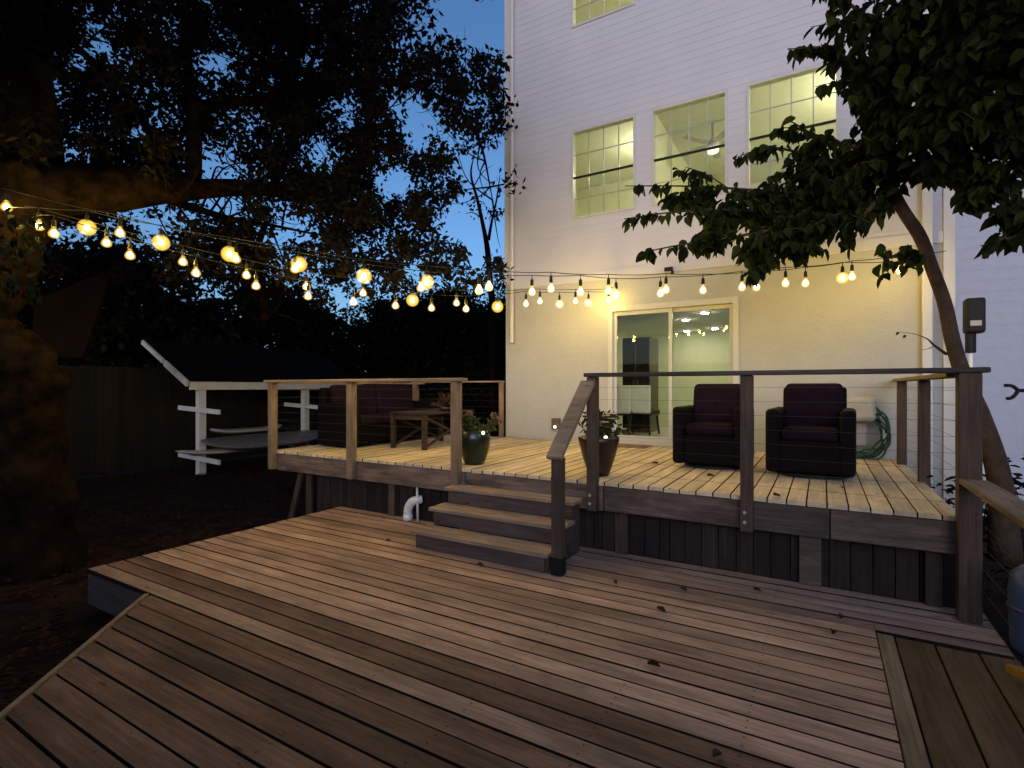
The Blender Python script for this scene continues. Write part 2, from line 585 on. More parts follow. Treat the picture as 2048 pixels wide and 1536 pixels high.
for i in range(1500):
    x, y = random.uniform(-5.6, -3.0), random.uniform(-1.0, 1.9)
    if x > -4.6 + (2.0 - y) * .94:
        continue
    a = random.uniform(0, 6.28)
    lt.leaf(Vector((x, y, GZ + random.uniform(.0, .05))), Vector((math.cos(a), math.sin(a), random.uniform(-.2, .4))), Vector((0, 0, 1)),
            random.uniform(.05, .1), random.uniform(.03, .05))
o = lt.build('leaf_litter', M['mulch'])
o['kind'] = 'stuff'
o['label'] = 'rust brown leaf litter on the yard below the oak'
o['category'] = 'leaf litter'

# ------------------------------------------------------------------ lower deck
ld = thing('lower_deck', 'low weathered plank deck in the foreground with a cut corner', 'deck')
mb = MB()
step, gap = 0.1415, 0.0125


def left_lim(y):
    return -5.58 if y > 2.06 else -4.47 + (2.06 - y) * 0.94


def right_lim(y):
    return 0.985 if y > 4.16 else 0.298


clear_mb, stain_falloff_mb = MB(), MB()
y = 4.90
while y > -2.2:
    mb = stain_falloff_mb if (y < 2.0 or (y < 2.6 and random.random() < .6)) else clear_mb  # front rows get the darker wood: stain and painted falloff
    y1, y0 = y, y - step + gap
    if y0 < 2.06 < y1:
        y1 = min(y1, y1)
    ljit = random.uniform(-.004, .004)
    if y0 > 2.03:
        xa, xb = -5.58 + ljit, -5.58 + ljit
    else:
        xa, xb = left_lim(min(y0, 2.06)), left_lim(min(y1, 2.06))
    xr = right_lim(0.5 * (y0 + y1))
    cuts = [None]
    j = None
    z = random.uniform(-.003, .003)
    if j is not None and j > max(xa, xb) + .5:
        mb.prism([(xa, y0), (j - .002, y0), (j - .002, y1), (xb, y1)], -.036 + z, z)
        mb.prism([(j + .002, y0), (xr, y0), (xr, y1), (j + .002, y1)], -.036 - z, -z)
    else:
        mb.prism([(xa, y0), (xr, y0), (xr, y1), (xb, y1)], -.036 + z, z)
    y -= step


def shade_grime_edges(o_, faces):  # side faces in the gaps take the painted gap shade and grime
    o_.data.materials.append(M['edge'])
    for i_, f_ in enumerate(o_.data.polygons):
        if i_ % 6 in faces:
            f_.material_index = 1
    return o_


shade_grime_edges(clear_mb.build('deck_boards', M['deck'], ld, bevel=0.0015, seg=1), (2, 4))
shade_grime_edges(stain_falloff_mb.build('stain_falloff_boards', M['deck_stain_falloff'], ld, bevel=0.0015, seg=1), (2, 4))['label'] = 'dark brown boards at the front, stain and light falloff both in the colour'
mb = MB()
mb.box(0.304, 0.392, -2.2, 4.15, -.036, 0.006)
mb.build('edge_board', M['plank'], ld, bevel=0.006)
mb = MB()
x = 0.402
for w in (0.205, 0.21, 0.19):
    mb.box(x, x + w - .012, -2.2, 4.15 + random.uniform(-.03, .02), -.036, random.uniform(-.002, .004))
    x += w
mb.build('side_boards', M['deck_y'], ld, bevel=0.006)
for bx in ((-5.56, -4.50, 2.075, 2.11, -.30, -.040), (-5.565, -5.53, 2.112, 4.85, -.30, -.040), (0.98, 1.01, -2.2, 4.85, -.34, -.04)):
    MB().box(*bx).build('rim_joist', M['riser'], ld)
mb = MB()
mb.beam((-4.50, 2.055, -.02), (-.51, -2.19, -.02), .03, .055)
mb.beam((-4.47, 2.04, -.17), (-.48, -2.2, -.17), .03, .22)
mb.build('angled_edge_trim', M['plank'], ld)
for X in (-5.3, -3.6, -1.9, -.2):
    mb = MB()
    mb.box(X - .02, X + .02, 2.2, 4.85, -.25, -.045)
    mb.box(X - .045, X + .045, 3.4, 3.49, GZ - .05, -.25)
    mb.build('joist', M['skirt'], ld)

# ------------------------------------------------------------------ upper deck
UX0, UX1, UY0, UY1, UZ = -6.80, 0.835, 4.735, 8.12, 0.70
ud = thing('upper_deck', 'raised wooden deck against the white house', 'deck', (0, 0, 0))
mb = MB()
x = UX0
while x < UX1 - .05:
    z = random.uniform(-.002, .002)
    mb.box(x, min(x + .1395 - .0085, UX1), UY0 + random.uniform(-.004, .004), UY1, UZ - .036 + z, UZ + z)
    x += .1395
shade_grime_edges(mb.build('deck_boards', M['updeck'], ud, bevel=0.002, seg=1), (3, 5))
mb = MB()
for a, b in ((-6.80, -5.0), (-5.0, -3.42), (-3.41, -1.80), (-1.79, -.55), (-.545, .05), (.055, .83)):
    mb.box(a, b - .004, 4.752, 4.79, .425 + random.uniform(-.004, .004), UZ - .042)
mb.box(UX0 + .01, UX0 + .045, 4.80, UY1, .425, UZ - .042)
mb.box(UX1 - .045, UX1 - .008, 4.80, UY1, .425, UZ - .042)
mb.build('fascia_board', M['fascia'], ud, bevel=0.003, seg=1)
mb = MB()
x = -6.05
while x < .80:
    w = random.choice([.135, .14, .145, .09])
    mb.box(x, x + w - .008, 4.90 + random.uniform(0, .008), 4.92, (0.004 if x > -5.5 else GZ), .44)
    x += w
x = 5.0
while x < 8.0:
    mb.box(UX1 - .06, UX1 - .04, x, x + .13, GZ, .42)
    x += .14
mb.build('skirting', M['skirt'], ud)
for X, z0, mname, w in ((-6.17, GZ, 'post_dark', .11), (-4.62, .0, 'fascia', .09), (-1.66, .0, 'post_dark', .12), (-.085, .0, 'fascia', .155), (.70, .0, 'post_dark', .10)):
    mb = MB().box(X - w / 2, X + w / 2, 4.855, 4.893, z0 + .003, .424)
    o = mb.build('support_post', M[mname], ud, bevel=0.004)
    if w > .15:
        o['label'] = 'pale grey support plank with a knot'
mb = MB().beam((-6.62, 4.90, GZ), (-6.36, 4.90, .42), .09, .04, up=(0, 1, 0))
mb.build('brace', M['post_dark'], ud)

# steps
st = thing('wooden_steps', 'three plank steps leading up to the raised deck', 'steps', (-2.77, 4.4, 0))
for z, yf, a, b in ((.525, 4.52, -3.53, -2.00), (.35, 4.27, -3.54, -2.00), (.175, 4.00, -3.55, -2.02)):
    mb = MB()
    mb.box(a, b, yf, yf + .135, z - .036, z)
    mb.box(a, b, yf + .141, yf + .275 - (.045 if z > .5 else 0), z - .036, z + .002)
    mb.build('tread', M['step'], st, bevel=0.006)
    mb = MB().box(a + .05, b - .04, yf + .03, yf + .052, z - .175 + (.002 if z < .2 else .003), z - .040)
    mb.build('riser', M['riser'], st)
for X in (-3.50, -2.06):
    mb = MB()
    mb.box(X - .02, X + .02, 4.06, 4.74, .003, .135)
    mb.box(X - .02, X + .02, 4.335, 4.74, .137, .31)
    mb.box(X - .02, X + .02, 4.585, 4.74, .312, .485)
    mb.build('stringer', M['riser'], st)


# ------------------------------------------------------------------ railings
def cables(mb, pts, z0, z1, nn=8, r=.0013):
    for i in range(nn):
        z = z0 + (z1 - z0) * i / (nn - 1)
        mb.tube([(p[0], p[1], z) for p in pts], r, 5)


rl = thing('cable_railing', 'front cable railing left of the steps, three tan posts', 'railing', (-5.1, 4.7, .42), group='cable railings')
for X in (-3.50, -5.15, -6.74):
    MB().box(X - .047, X + .047, 4.655, 4.750, .44, 1.668).build('post', M['post'], rl, bevel=0.006)
MB().box(-6.84, -3.385, 4.62, 4.765, 1.670, 1.706).build('cap_rail', M['rail'], rl, bevel=0.007)
mb = MB()
cables(mb, [(-6.74, 4.70), (-3.50, 4.70)], .80, 1.58)
mb.build('cable', M['steel'], rl)

rr = thing('cable_railing', 'front cable railing right of the steps, before the two armchairs', 'railing', (-.5, 4.7, .42), group='cable railings')
for X, z0, mt in ((-1.885, .43, 'post_dark'), (-.535, .42, 'post_dark')):
    p_ = MB().box(X - .047, X + .047, 4.655, 4.750, z0, 1.698).build('post', M[mt], rr, bevel=0.006)
    for z in (.58, .50):
        MB().tube([(X - .012, 4.655, z), (X - .012, 4.645, z)], .014, 10).build('bolt', M['greypl'], p_)
MB().box(.80, .925, 4.635, 4.750, .003, 1.698).build('post', M['post_dark'], rr, bevel=0.006)
MB().box(-1.95, .965, 4.62, 4.765, 1.700, 1.737).build('cap_rail', M['rail_dark'], rr, bevel=0.008)
mb = MB()
cables(mb, [(-1.885, 4.70), (.86, 4.70)], .80, 1.60)
mb.build('cable', M['steel'], rr)

rs = thing('cable_railing', 'side cable railing between the hose reel and the leaning tree', 'railing', (.83, 6.5, .42), group='cable railings')
for X, Y in ((.80, 7.62), (.835, 6.32)):
    MB().box(X - .045, X + .045, Y - .045, Y + .045, .43, 1.670).build('post', M['post_dark'], rs, bevel=0.006)
MB().box(.755, .89, 4.78, 8.10, 1.672, 1.708).build('cap_rail', M['plank'], rs, bevel=0.007)
mb = MB()
cables(mb, [(.815, 4.76), (.835, 6.32), (.80, 7.62), (.80, 8.13)], .80, 1.58)
mb.build('cable', M['steel'], rs)

rb = thing('cable_railing', 'back cable railing beside the house corner, pale end post', 'railing', (-5.9, 8.05, .42), group='cable railings')
for X, hw, zb in ((-4.985, .035, .66), (-7.0, .062, GZ)):
    MB().box(X - hw, X + hw, 8.02, 8.09, zb, 1.69).build('post', M['post'], rb, bevel=0.005)
MB().box(-7.08, -4.955, 8.0, 8.12, 1.692, 1.722).build('cap_rail', M['rail'], rb, bevel=0.006)
mb = MB()
cables(mb, [(-7.0, 8.055), (-4.985, 8.055)], .80, 1.58)
mb.build('cable', M['steel'], rb)

rlft = thing('cable_railing', 'far side cable railing behind the dark sofa', 'railing', (-6.76, 6.4, .42), group='cable railings')
MB().box(-6.835, -6.70, 4.78, 7.99, 1.660, 1.692).build('cap_rail', M['rail'], rlft, bevel=0.006)
MB().box(-6.80, -6.72, 6.32, 6.40, .66, 1.655).build('post', M['post'], rlft, bevel=0.006)
mb = MB()
cables(mb, [(-6.77, 4.76), (-6.77, 8.0)], .80, 1.56)
mb.build('cable', M['steel'], rlft)

# stair handrail
hr = thing('stair_handrail', 'sloping plank handrail on a short newel post beside the steps', 'handrail', (-1.94, 4.07, 0))
np_ = MB().box(-1.992, -1.898, 4.02, 4.112, .15, 1.00).build('newel_post', M['post_dark'], hr, bevel=0.006)
MB().box(-1.996, -1.894, 4.016, 4.116, .003, .149).build('post_base', M['dark_metal'], np_, bevel=0.004)
MB().beam((-1.945, 3.98, 1.0), (-1.915, 4.66, 1.655), .145, .04).build('handrail', M['rail'], hr, bevel=0.007)
# lower railing on the right
lr = thing('lower_railing', 'flat plank rail running from the corner post along the lower deck', 'railing', (.9, 4.0, 0))
MB().box(.80, .955, 2.2, 4.63, .945, .98).build('cap_rail', M['plank'], lr, bevel=0.006)
for Y in (2.95,):
    MB().box(.845, .935, Y - .045, Y + .045, .003, .943).build('post', M['post_dark'], lr, bevel=0.006)
mb = MB()
cables(mb, [(.89, 4.63), (.89, 2.25)], .15, .85, 6)
mb.build('cable', M['steel'], lr)

# ------------------------------------------------------------------ house
hs = thing('house', 'tall white house with lap siding over a stucco ground floor', 'house', (-1.8, YW, GZ))
W1 = (-3.65, -2.547, 4.43, 5.92)
W2 = (-2.292, -1.185, 4.43, 5.92)
W3 = (-.93, .19, 4.43, 5.92)
W4 = (-3.65, -2.547, 7.66, 9.15)
DR = (-2.95, -1.084, .72, 2.86)
HOLES = [W1, W2, W3, W4]
ZB = 3.46


def wall_cells(mb, x0, x1, z0, z1, holes, course, yf):
    zs = set([z0, z1])
    if course:
        z = z0
        while z < z1:
            zs.add(round(z, 4))
            z += course
    for h in holes:
        zs.update((h[2], h[3]))
    zs = sorted(z for z in zs if z0 <= z <= z1)
    for a, b in zip(zs, zs[1:]):
        if b - a < 1e-4:
            continue
        segs = [(x0, x1)]
        for h in holes:
            if h[2] < b - 1e-5 and h[3] > a + 1e-5:
                ns = []
                for s0, s1 in segs:
                    if h[1] <= s0 or h[0] >= s1:
                        ns.append((s0, s1))
                        continue
                    if h[0] > s0:
                        ns.append((s0, h[0]))
                    if h[1] < s1:
                        ns.append((h[1], s1))
                segs = ns
        if course:
            k0 = math.floor((a - z0) / course + 1e-4)
            fa, fb = (a - z0) / course - k0, (b - z0) / course - k0
            ya, yb = yf - .004 * (1 - fa), yf - .004 * (1 - fb)
        else:
            ya = yb = yf
        for s0, s1 in segs:
            mb.add([(s0, ya, a), (s1, ya, a), (s1, yb, b), (s0, yb, b)], [(0, 1, 2, 3)])
            if course and fa < 1e-3:
                mb.add([(s0, yf, a), (s1, yf, a), (s1, ya, a), (s0, ya, a)], [(0, 1, 2, 3)])


HT = 10.6
mb = MB()
wall_cells(mb, XL, XR, ZB, HT, HOLES, .118, YW)
mb.box(XL, XL + .01, YW + .002, 15.0, GZ, HT)
mb.box(XR - .01, XR, YW + .002, 15.0, GZ, HT)
mb.box(XL, XR, 14.99, 15.0, GZ, HT)
mb.build('siding_wall', M['siding'], hs)
mb = MB()
wall_cells(mb, XL, XR, GZ, ZB, [DR], 0, YW)
mb.build('stucco_wall', M['stucco'], hs)
MB().box(XL - .012, XL + .10, YW - .030, YW - .002, ZB - .001, HT).build('corner_trim', M['trim'], hs, bevel=0.004)
MB().box(XR - .10, XR + .012, YW - .030, YW - .002, GZ, HT).build('corner_trim', M['trim'], hs, bevel=0.004)
MB().box(XL + .101, XR - .101, YW - .020, YW + .004, ZB - .10, ZB + .05).build('band_trim', M['siding'], hs, bevel=0.004)
MB().add([(XL - .4, YW - .4, HT), (XR + .4, YW - .4, HT), (XR + .4, 15.4, HT), (XL - .4, 15.4, HT), (XL - .4, 11.5, HT + 2.2), (XR + .4, 11.5, HT + 2.2)],
         [(0, 1, 5, 4), (2, 3, 4, 5), (1, 2, 5), (3, 0, 4), (3, 2, 1, 0)]).build('roof', M['shingle'], hs)
mb = MB()
mb.tube([(XL + .17, YW - .075, 2.40), (XL + .17, YW - .075, HT)], .036, 10)
mb.build('downspout', M['trim'], hs)
MB().box(XR - .31, XR - .21, YW - .09, YW - .012, .3, HT).build('downspout', M['trim'], hs, bevel=0.01)


def window(wd, rows_up, blind=False):
    x0, x1, z0, z1 = wd
    zm = z0 + (z1 - z0) * .47
    mb = MB()
    t, ya, yb = .035, YW - .020, YW + .09
    mb.box(x0, x0 + t, ya, yb, z0, z1)
    mb.box(x1 - t, x1, ya, yb, z0, z1)
    mb.box(x0 + t, x1 - t, ya, yb, z0, z0 + t)
    mb.box(x0 + t, x1 - t, ya, yb, z1 - t, z1)
    fr = mb.build('window', M['vinyl'], hs)
    MB().box(x0 + t, x1 - t, YW - .004, YW + .03, zm - .014, zm + .014).build('meeting_rail', M['dark_metal'], fr)
    mb = MB()
    xi0, xi1 = x0 + t, x1 - t
    for k in (1, 2, 3):
        X = xi0 + (xi1 - xi0) * k / 4
        mb.box(X - .007, X + .007, YW + .040, YW + .054, z0 + t, zm - .015)
        mb.box(X - .007, X + .007, YW + .040, YW + .054, zm + .015, z1 - t)
    for Z in (zm + (z1 - zm) * .5, z0 + (zm - z0) * .5):
        mb.box(xi0, xi1, YW + .0405, YW + .0535, Z - .007, Z + .007)
    mb.build('glazing_bars', M['vinyl'], fr)
    mb = MB().add([(xi0, YW + .035, z0 + t), (xi1, YW + .035, z0 + t), (xi1, YW + .035, z1 - t), (xi0, YW + .035, z1 - t)], [(0, 1, 2, 3)])
    mb.build('pane', M['glass'], fr)
    return fr


for w in (W1, W2, W3, W4):
    window(w, 2)

# sliding door
x0, x1, z0, z1 = DR
mb = MB()
mb.box(x0 - .05, x0 + .03, YW - .028, YW + .10, z0 - .02, z1 + .05)
mb.box(x1 - .03, x1 + .05, YW - .028, YW + .10, z0 - .02, z1 + .05)
mb.box(x0 + .03, x1 - .03, YW - .028, YW + .10, z1 - .04, z1 + .05)
mb.box(x0 + .03, x1 - .03, YW - .05, YW + .12, z0 - .02, z0 + .035)
dr = mb.build('sliding_door', M['vinyl'], hs, bevel=0.004)
xm = -2.02
for a, b, yo in ((x0 + .03, xm + .04, .02), (xm - .02, x1 - .03, .06)):
    mb = MB()
    mb.box(a, a + .055, YW + yo, YW + yo + .035, z0 + .036, z1 - .041)
    mb.box(b - .055, b, YW + yo, YW + yo + .035, z0 + .036, z1 - .041)
    mb.box(a + .055, b - .055, YW + yo, YW + yo + .035, z0 + .036, z0 + .115)
    mb.box(a + .055, b - .055, YW + yo, YW + yo + .035, z1 - .10, z1 - .041)
    mb.build('sash', M['vinyl'], dr)
    MB().add([(a + .055, YW + yo + .017, z0 + .115), (b - .055, YW + yo + .017, z0 + .115), (b - .055, YW + yo + .017, z1 - .10), (a + .055, YW + yo + .017, z1 - .10)],
             [(0, 1, 2, 3)]).build('pane', M['doorglass'], dr)


def room(x0, x1, y0, y1, z0, z1, wallm, floorm, name):
    mb = MB()
    mb.add([(x0, y0, z0), (x0, y1, z0), (x0, y1, z1), (x0, y0, z1)], [(0, 1, 2, 3)])
    mb.add([(x1, y0, z0), (x1, y1, z0), (x1, y1, z1), (x1, y0, z1)], [(0, 1, 2, 3)])
    mb.add([(x0, y1, z0), (x1, y1, z0), (x1, y1, z1), (x0, y1, z1)], [(0, 1, 2, 3)])
    mb.add([(x0, y0, z1), (x1, y0, z1), (x1, y1, z1), (x0, y1, z1)], [(0, 1, 2, 3)])
    mb.box(x0 + .001, x1 - .001, y1 - .016, y1 - .002, z0 + .002, z0 + .10)
    r = mb.build(name, wallm, hs)
    MB().add([(x0, y0, z0), (x1, y0, z0), (x1, y1, z0), (x0, y1, z0)], [(0, 1, 2, 3)]).build('room_floor', floorm, r)
    return r


room(-4.3, 1.2, YW + .13, 13.9, .72, 2.98, M['room_dining'], M['tile'], 'dining_room_walls')
room(-4.85, -2.40, YW + .10, 11.2, 3.60, 6.15, M['room_up'], M['tile'], 'upstairs_room_walls')
room(-2.38, 1.25, YW + .10, 12.8, 3.60, 6.15, M['room_up'], M['tile'], 'upstairs_room_walls')
room(-4.85, 1.25, YW + .10, 12.2, 6.9, 9.35, M['room_up'], M['tile'], 'top_room_walls')

# interior lamps and furniture
MB().lathe([(.06, .0), (.17, -.02), (.19, -.07), (.12, -.13), (.02, -.15)], (0, 0, 0), 24)


def ceiling_lamp(x, y, z, label, mat='lamp', r=.17):
    t = thing('ceiling_lamp', label, 'ceiling lamp', (x, y, z))
    MB().lathe([(.07, .0), (.07, -.05), (.02, -.06), (.02, -.28)], (x, y, z - .001), 20).build('stem', M['greypl'], t)
    MB().lathe([(r * .35, -.28), (r * .9, -.31), (r, -.36), (r * .7, -.42), (.02, -.45)], (x, y, z), 20).build('shade', M[mat], t, smooth=True)


ceiling_lamp(-2.62, 9.7, 6.15, 'dim lamp on the ceiling of the olive lit upstairs room', 'lamp', .12)
ceiling_lamp(.95, 9.2, 6.15, 'bright lamp on the ceiling behind the right upstairs window', 'lamp', .27)
ceiling_lamp(-1.5, 9.6, 9.35, 'bright lamp on the ceiling of the top floor room', 'lamp', .26)
fan = thing('ceiling_fan', 'grey ceiling fan seen through the middle upstairs window', 'ceiling fan', (-1.62, 9.5, 5.75))
MB().lathe([(.02, .40), (.02, .10), (.09, .08), (.11, .0), (.07, -.04)], (-1.62, 9.5, 5.75), 20).build('motor', M['greypl'], fan, smooth=True)
for k in range(5):
    a = .35 + k * 2 * math.pi / 5
    c, s = math.cos(a), math.sin(a)
    MB().beam((-1.62 + c * .13, 9.5 + s * .13, 5.775), (-1.62 + c * .62, 9.5 + s * .62, 5.775), .12, .012).build('blade', M['greypl'], fan)
MB().lathe([(.05, -.04), (.10, -.07), (.09, -.12), (.02, -.14)], (-1.62, 9.5, 5.75), 18).build('lamp_shade', M['fanlamp'], fan, smooth=True)

for X, Y, lb in ((-1.86, 10.1, 'round downlight nearest the right door pane'), (-2.39, 10.97, 'round downlight left of the near one in the dining ceiling'),
                 (-2.83, 13.1, 'round downlight far back left in the dining ceiling'), (-2.16, 12.9, 'round downlight far back right in the dining ceiling'),
                 (-.6, 10.0, 'round downlight at the right side of the dining ceiling')):
    t = thing('downlight', lb, 'downlight', (X, Y, 2.97), group='dining room downlights')
    MB().lathe([(.085, 0), (.085, -.012)], (X, Y, 2.978), 20).build('ring', M['vinyl'], t)
    MB().lathe([(.068, 0), (.06, -.012)], (X, Y, 2.9655), 20).build('diffuser', M['spot'], t)
cab = thing('tall_cabinet', 'tall black cabinet standing inside the dining room', 'cabinet', (-3.13, 10.3, .72))
MB().box(-3.42, -2.87, 10.1, 10.7, .721, 2.58).build('body', M['blackcab'], cab, bevel=0.006)
for a, b in ((-3.415, -3.15), (-3.142, -2.875)):
    d_ = MB().box(a, b, 10.078, 10.098, .80, 2.56).build('door', M['blackcab'], cab, bevel=0.004)
    hx = b - .04 if a < -3.3 else a + .04
    MB().box(hx - .008, hx + .008, 10.05, 10.077, 1.4, 1.75).build('handle', M['steel'], d_)


def dining_chair(x, y, rz, label):
    t = thing('dining_chair', label, 'dining chair', (x, y, .72), rz, 'cream dining chairs')
    for sx in (-1, 1):
        for sy in (-1, 1):
            MB().beam((sx * .17, sy * .17, .44), (sx * .21, sy * .21, .003), .03, .03).build('leg', M['blackcab'], t, world=False)
    MB().box(-.23, .23, -.22, .22, .36, .47).build('seat', M['blackcab'], t, world=False, bevel=.03, seg=3)
    MB().box(-.23, .23, -.26, -.20, .40, .92).build('backrest', M['chairwhite'], t, world=False, bevel=.025, seg=3)
    return t


dc = dining_chair(-3.28, 9.55, R(10), 'cream dining chair at the left edge of the glass door')
dup(dc, (-2.90, 9.8, .72), R(-8), 'cream dining chair in front of the black cabinet')

# ------------------------------------------------------------------ neighbouring house
nb = thing('neighbour_house', 'blue grey sided house wall beyond the leaning tree', 'house', (4, 10.5, GZ))
M['blue_siding'] = plain('blue_grey_siding', (0.40, 0.42, 0.50), 0.6, 0.3, 0.03)
mb = MB()
wall_cells(mb, 1.60, 9.0, GZ, 8.0, [], .17, 10.5)
mb.box(1.60, 9.0, 10.51, 14, GZ, 8.0)
mb.build('siding_wall', M['blue_siding'], nb)
mb = MB().box(1.55, 1.70, 10.44, 10.478, GZ, 8.0)
mb.build('corner_trim', M['trim'], nb)
MB().add([(1.2, 10.1, 8.02), (9.4, 10.1, 8.02), (9.4, 14.4, 8.02), (1.2, 14.4, 8.02), (1.2, 12.2, 9.8), (9.4, 12.2, 9.8)],
         [(0, 1, 5, 4), (2, 3, 4, 5), (1, 2, 5), (3, 0, 4), (3, 2, 1, 0)]).build('roof', M['shingle'], nb)
br = MB()
p0 = at_d(2060, 781, 5.2)
pts = [at_d(2062, 781, 5.2), at_d(2034, 781, 5.2)]
br.tube(pts, .018, 8)
br.tube(catmull([at_d(2036, 781, 5.2), at_d(2028, 774, 5.2), at_d(2020, 771, 5.2), at_d(2010, 771, 5.2)]), .017, 8)
br.tube(catmull([at_d(2036, 781, 5.2), at_d(2030, 790, 5.2), at_d(2022, 796, 5.2), at_d(2014, 797, 5.2)]), .017, 8)
tag(br.build('wall_hook', M['dark_metal']), 'black forked hook reaching in from the right edge', 'hook')

# ------------------------------------------------------------------ wall fittings
ob = thing('outlet_cover', 'brown outdoor outlet cover low on the stucco wall', 'outlet', (-3.78, YW, 1.0))
c = at_y(1112, 847, YW - .04)
MB().box(c.x - .075, c.x + .075, YW - .075, YW - .001, c.z - .10, c.z + .09).build('cover', M['brownbox'], ob, bevel=.01)
MB().box(c.x - .02, c.x + .02, YW - .095, YW - .076, c.z - .075, c.z - .035).build('pilot_lamp', M['solar'], ob, bevel=.004)
mb = MB()
pts = catmull([(c.x + .02, YW - .08, c.z - .09), (c.x + .1, YW - .12, c.z - .17), (c.x + .02, YW - .14, UZ + .02), (c.x - .5, YW - .10, UZ + .012), (c.x - .9, YW - .08, UZ + .05), (c.x - .95, YW - .06, UZ + .012)])
mb.tube(pts, .006, 6)
tag(mb.build('power_cord', M['greypl']), 'thin cord trailing from the outlet along the wall foot', 'cord')
dm = at_y(1288, 893, 7.75)
mb = MB().box(-2.95, -2.25, 7.62, 8.02, UZ + .003, UZ + .016)
tag(mb.build('doormat', M['mat_coir'], bevel=.004), 'thin brown doormat below the sliding door', 'doormat')

hz = at_y(1716, 862, 7.95)
ho = thing('hose_reel', 'wall mounted hose reel with pale cover behind the right armchair', 'hose reel', (hz.x, 8.1, hz.z))
MB().box(hz.x - .17, hz.x + .19, 7.86, 8.10, hz.z + .12, hz.z + .44).build('cover', M['greypl'], ho, bevel=.07, seg=5)
MB().box(hz.x - .10, hz.x + .10, 8.08, 8.135, hz.z - .2, hz.z + .12).build('bracket', M['greypl'], ho, bevel=.01)
mb = MB()
pts = []
for i in range(220):
    a = i / 220 * 2 * math.pi * 9
    rr_ = .27 + .05 * math.sin(i * .31) + .012 * math.sin(i * 1.7)
    pts.append((hz.x + .02 + rr_ * math.cos(a), 7.97 + .07 * math.sin(i * .077 + 1.0), hz.z + rr_ * 1.12 * math.sin(a) - .02 + .02 * math.sin(i * .5)))
mb.tube(catmull(pts, 3), .0115, 7)
mb.build('hose', M['hose'], ho, smooth=True)

# ------------------------------------------------------------------ armchairs
def patio_chair():
    t = thing('patio_armchair', 'wicker armchair with plum cushions, the left of the pair by the door', 'armchair', (-1.07, 6.40, UZ), 0, 'wicker armchairs')
    kw = dict(world=False)
    MB().box(-.365, .365, -.385, .36, .06, .38).build('base', M['wicker'], t, bevel=.03, seg=3, **kw)
    MB().lathe([(.33, .002), (.33, .03), (.30, .045), (.20, .05), (.20, .059)], (0, 0, 0), 28).build('swivel_foot', M['dark_metal'], t, **kw)
    for s in (-1, 1):
        a, b = (.255, .385) if s > 0 else (-.385, -.255)
        MB().box(a, b, -.42, .34, .05, .685).build('arm', M['wicker'], t, bevel=.045, seg=4, **kw)
    mb = MB().add([(-.30, .22, .36), (.30, .22, .36), (.30, .36, .36), (-.30, .36, .36), (-.30, .30, .91), (.30, .30, .91), (.30, .42, .91), (-.30, .42, .91)],
                  [(0, 3, 2, 1), (4, 5, 6, 7), (0, 1, 5, 4), (1, 2, 6, 5), (2, 3, 7, 6), (3, 0, 4, 7)])
    mb.build('backrest', M['wicker'], t, bevel=.04, seg=3, **kw)
    MB().box(-.25, .25, -.40, .18, .375, .50).build('seat_cushion', M['cushion'], t, bevel=.05, seg=4, **kw)
    mb = MB().add([(-.27, .08, .47), (.27, .08, .47), (.27, .22, .47), (-.27, .22, .47), (-.27, .17, .945), (.27, .17, .945), (.27, .31, .945), (-.27, .31, .945)],
                  [(0, 3, 2, 1), (4, 5, 6, 7), (0, 1, 5, 4), (1, 2, 6, 5), (2, 3, 7, 6), (3, 0, 4, 7)])
    bc = mb.build('back_cushion', M['cushion'], t, bevel=.055, seg=4, **kw)
    MB().lathe([(.004, -.006), (.016, -.004), (.016, .002), (.004, .006)], (0, .115, .72), 10).build('button', M['cushion'], bc, **kw)
    return t


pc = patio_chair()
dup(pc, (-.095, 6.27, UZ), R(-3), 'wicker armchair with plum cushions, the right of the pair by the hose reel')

# sofa along the left edge, facing right
sf = thing('patio_sofa', 'long wicker sofa with plum cushions along the far deck edge', 'sofa', (-6.27, 6.42, UZ), R(90))
kw = dict(world=False)
MB().box(-1.0, 1.0, -.36, .36, .06, .34).build('base', M['wicker'], sf, bevel=.03, seg=3, **kw)
for s in (-1, 1):
    a, b = (.90, 1.04) if s > 0 else (-1.04, -.90)
    MB().box(a, b, -.42, .38, .02, .66).build('arm', M['wicker'], sf, bevel=.04, seg=4, **kw)
MB().box(-1.0, 1.0, .28, .40, .30, .90).build('backrest', M['wicker'], sf, bevel=.04, seg=3, **kw)
for a, b in ((-.89, -.005), (.005, .89)):
    MB().box(a, b, -.41, .18, .335, .48).build('seat_cushion', M['cushion'], sf, bevel=.05, seg=4, **kw)
    MB().add([(a, .10, .46), (b, .10, .46), (b, .24, .46), (a, .24, .46), (a, .17, .94), (b, .17, .94), (b, .31, .94), (a, .31, .94)],
             [(0, 3, 2, 1), (4, 5, 6, 7), (0, 1, 5, 4), (1, 2, 6, 5), (2, 3, 7, 6), (3, 0, 4, 7)]).build('back_cushion', M['cushion'], sf, bevel=.055, seg=4, **kw)

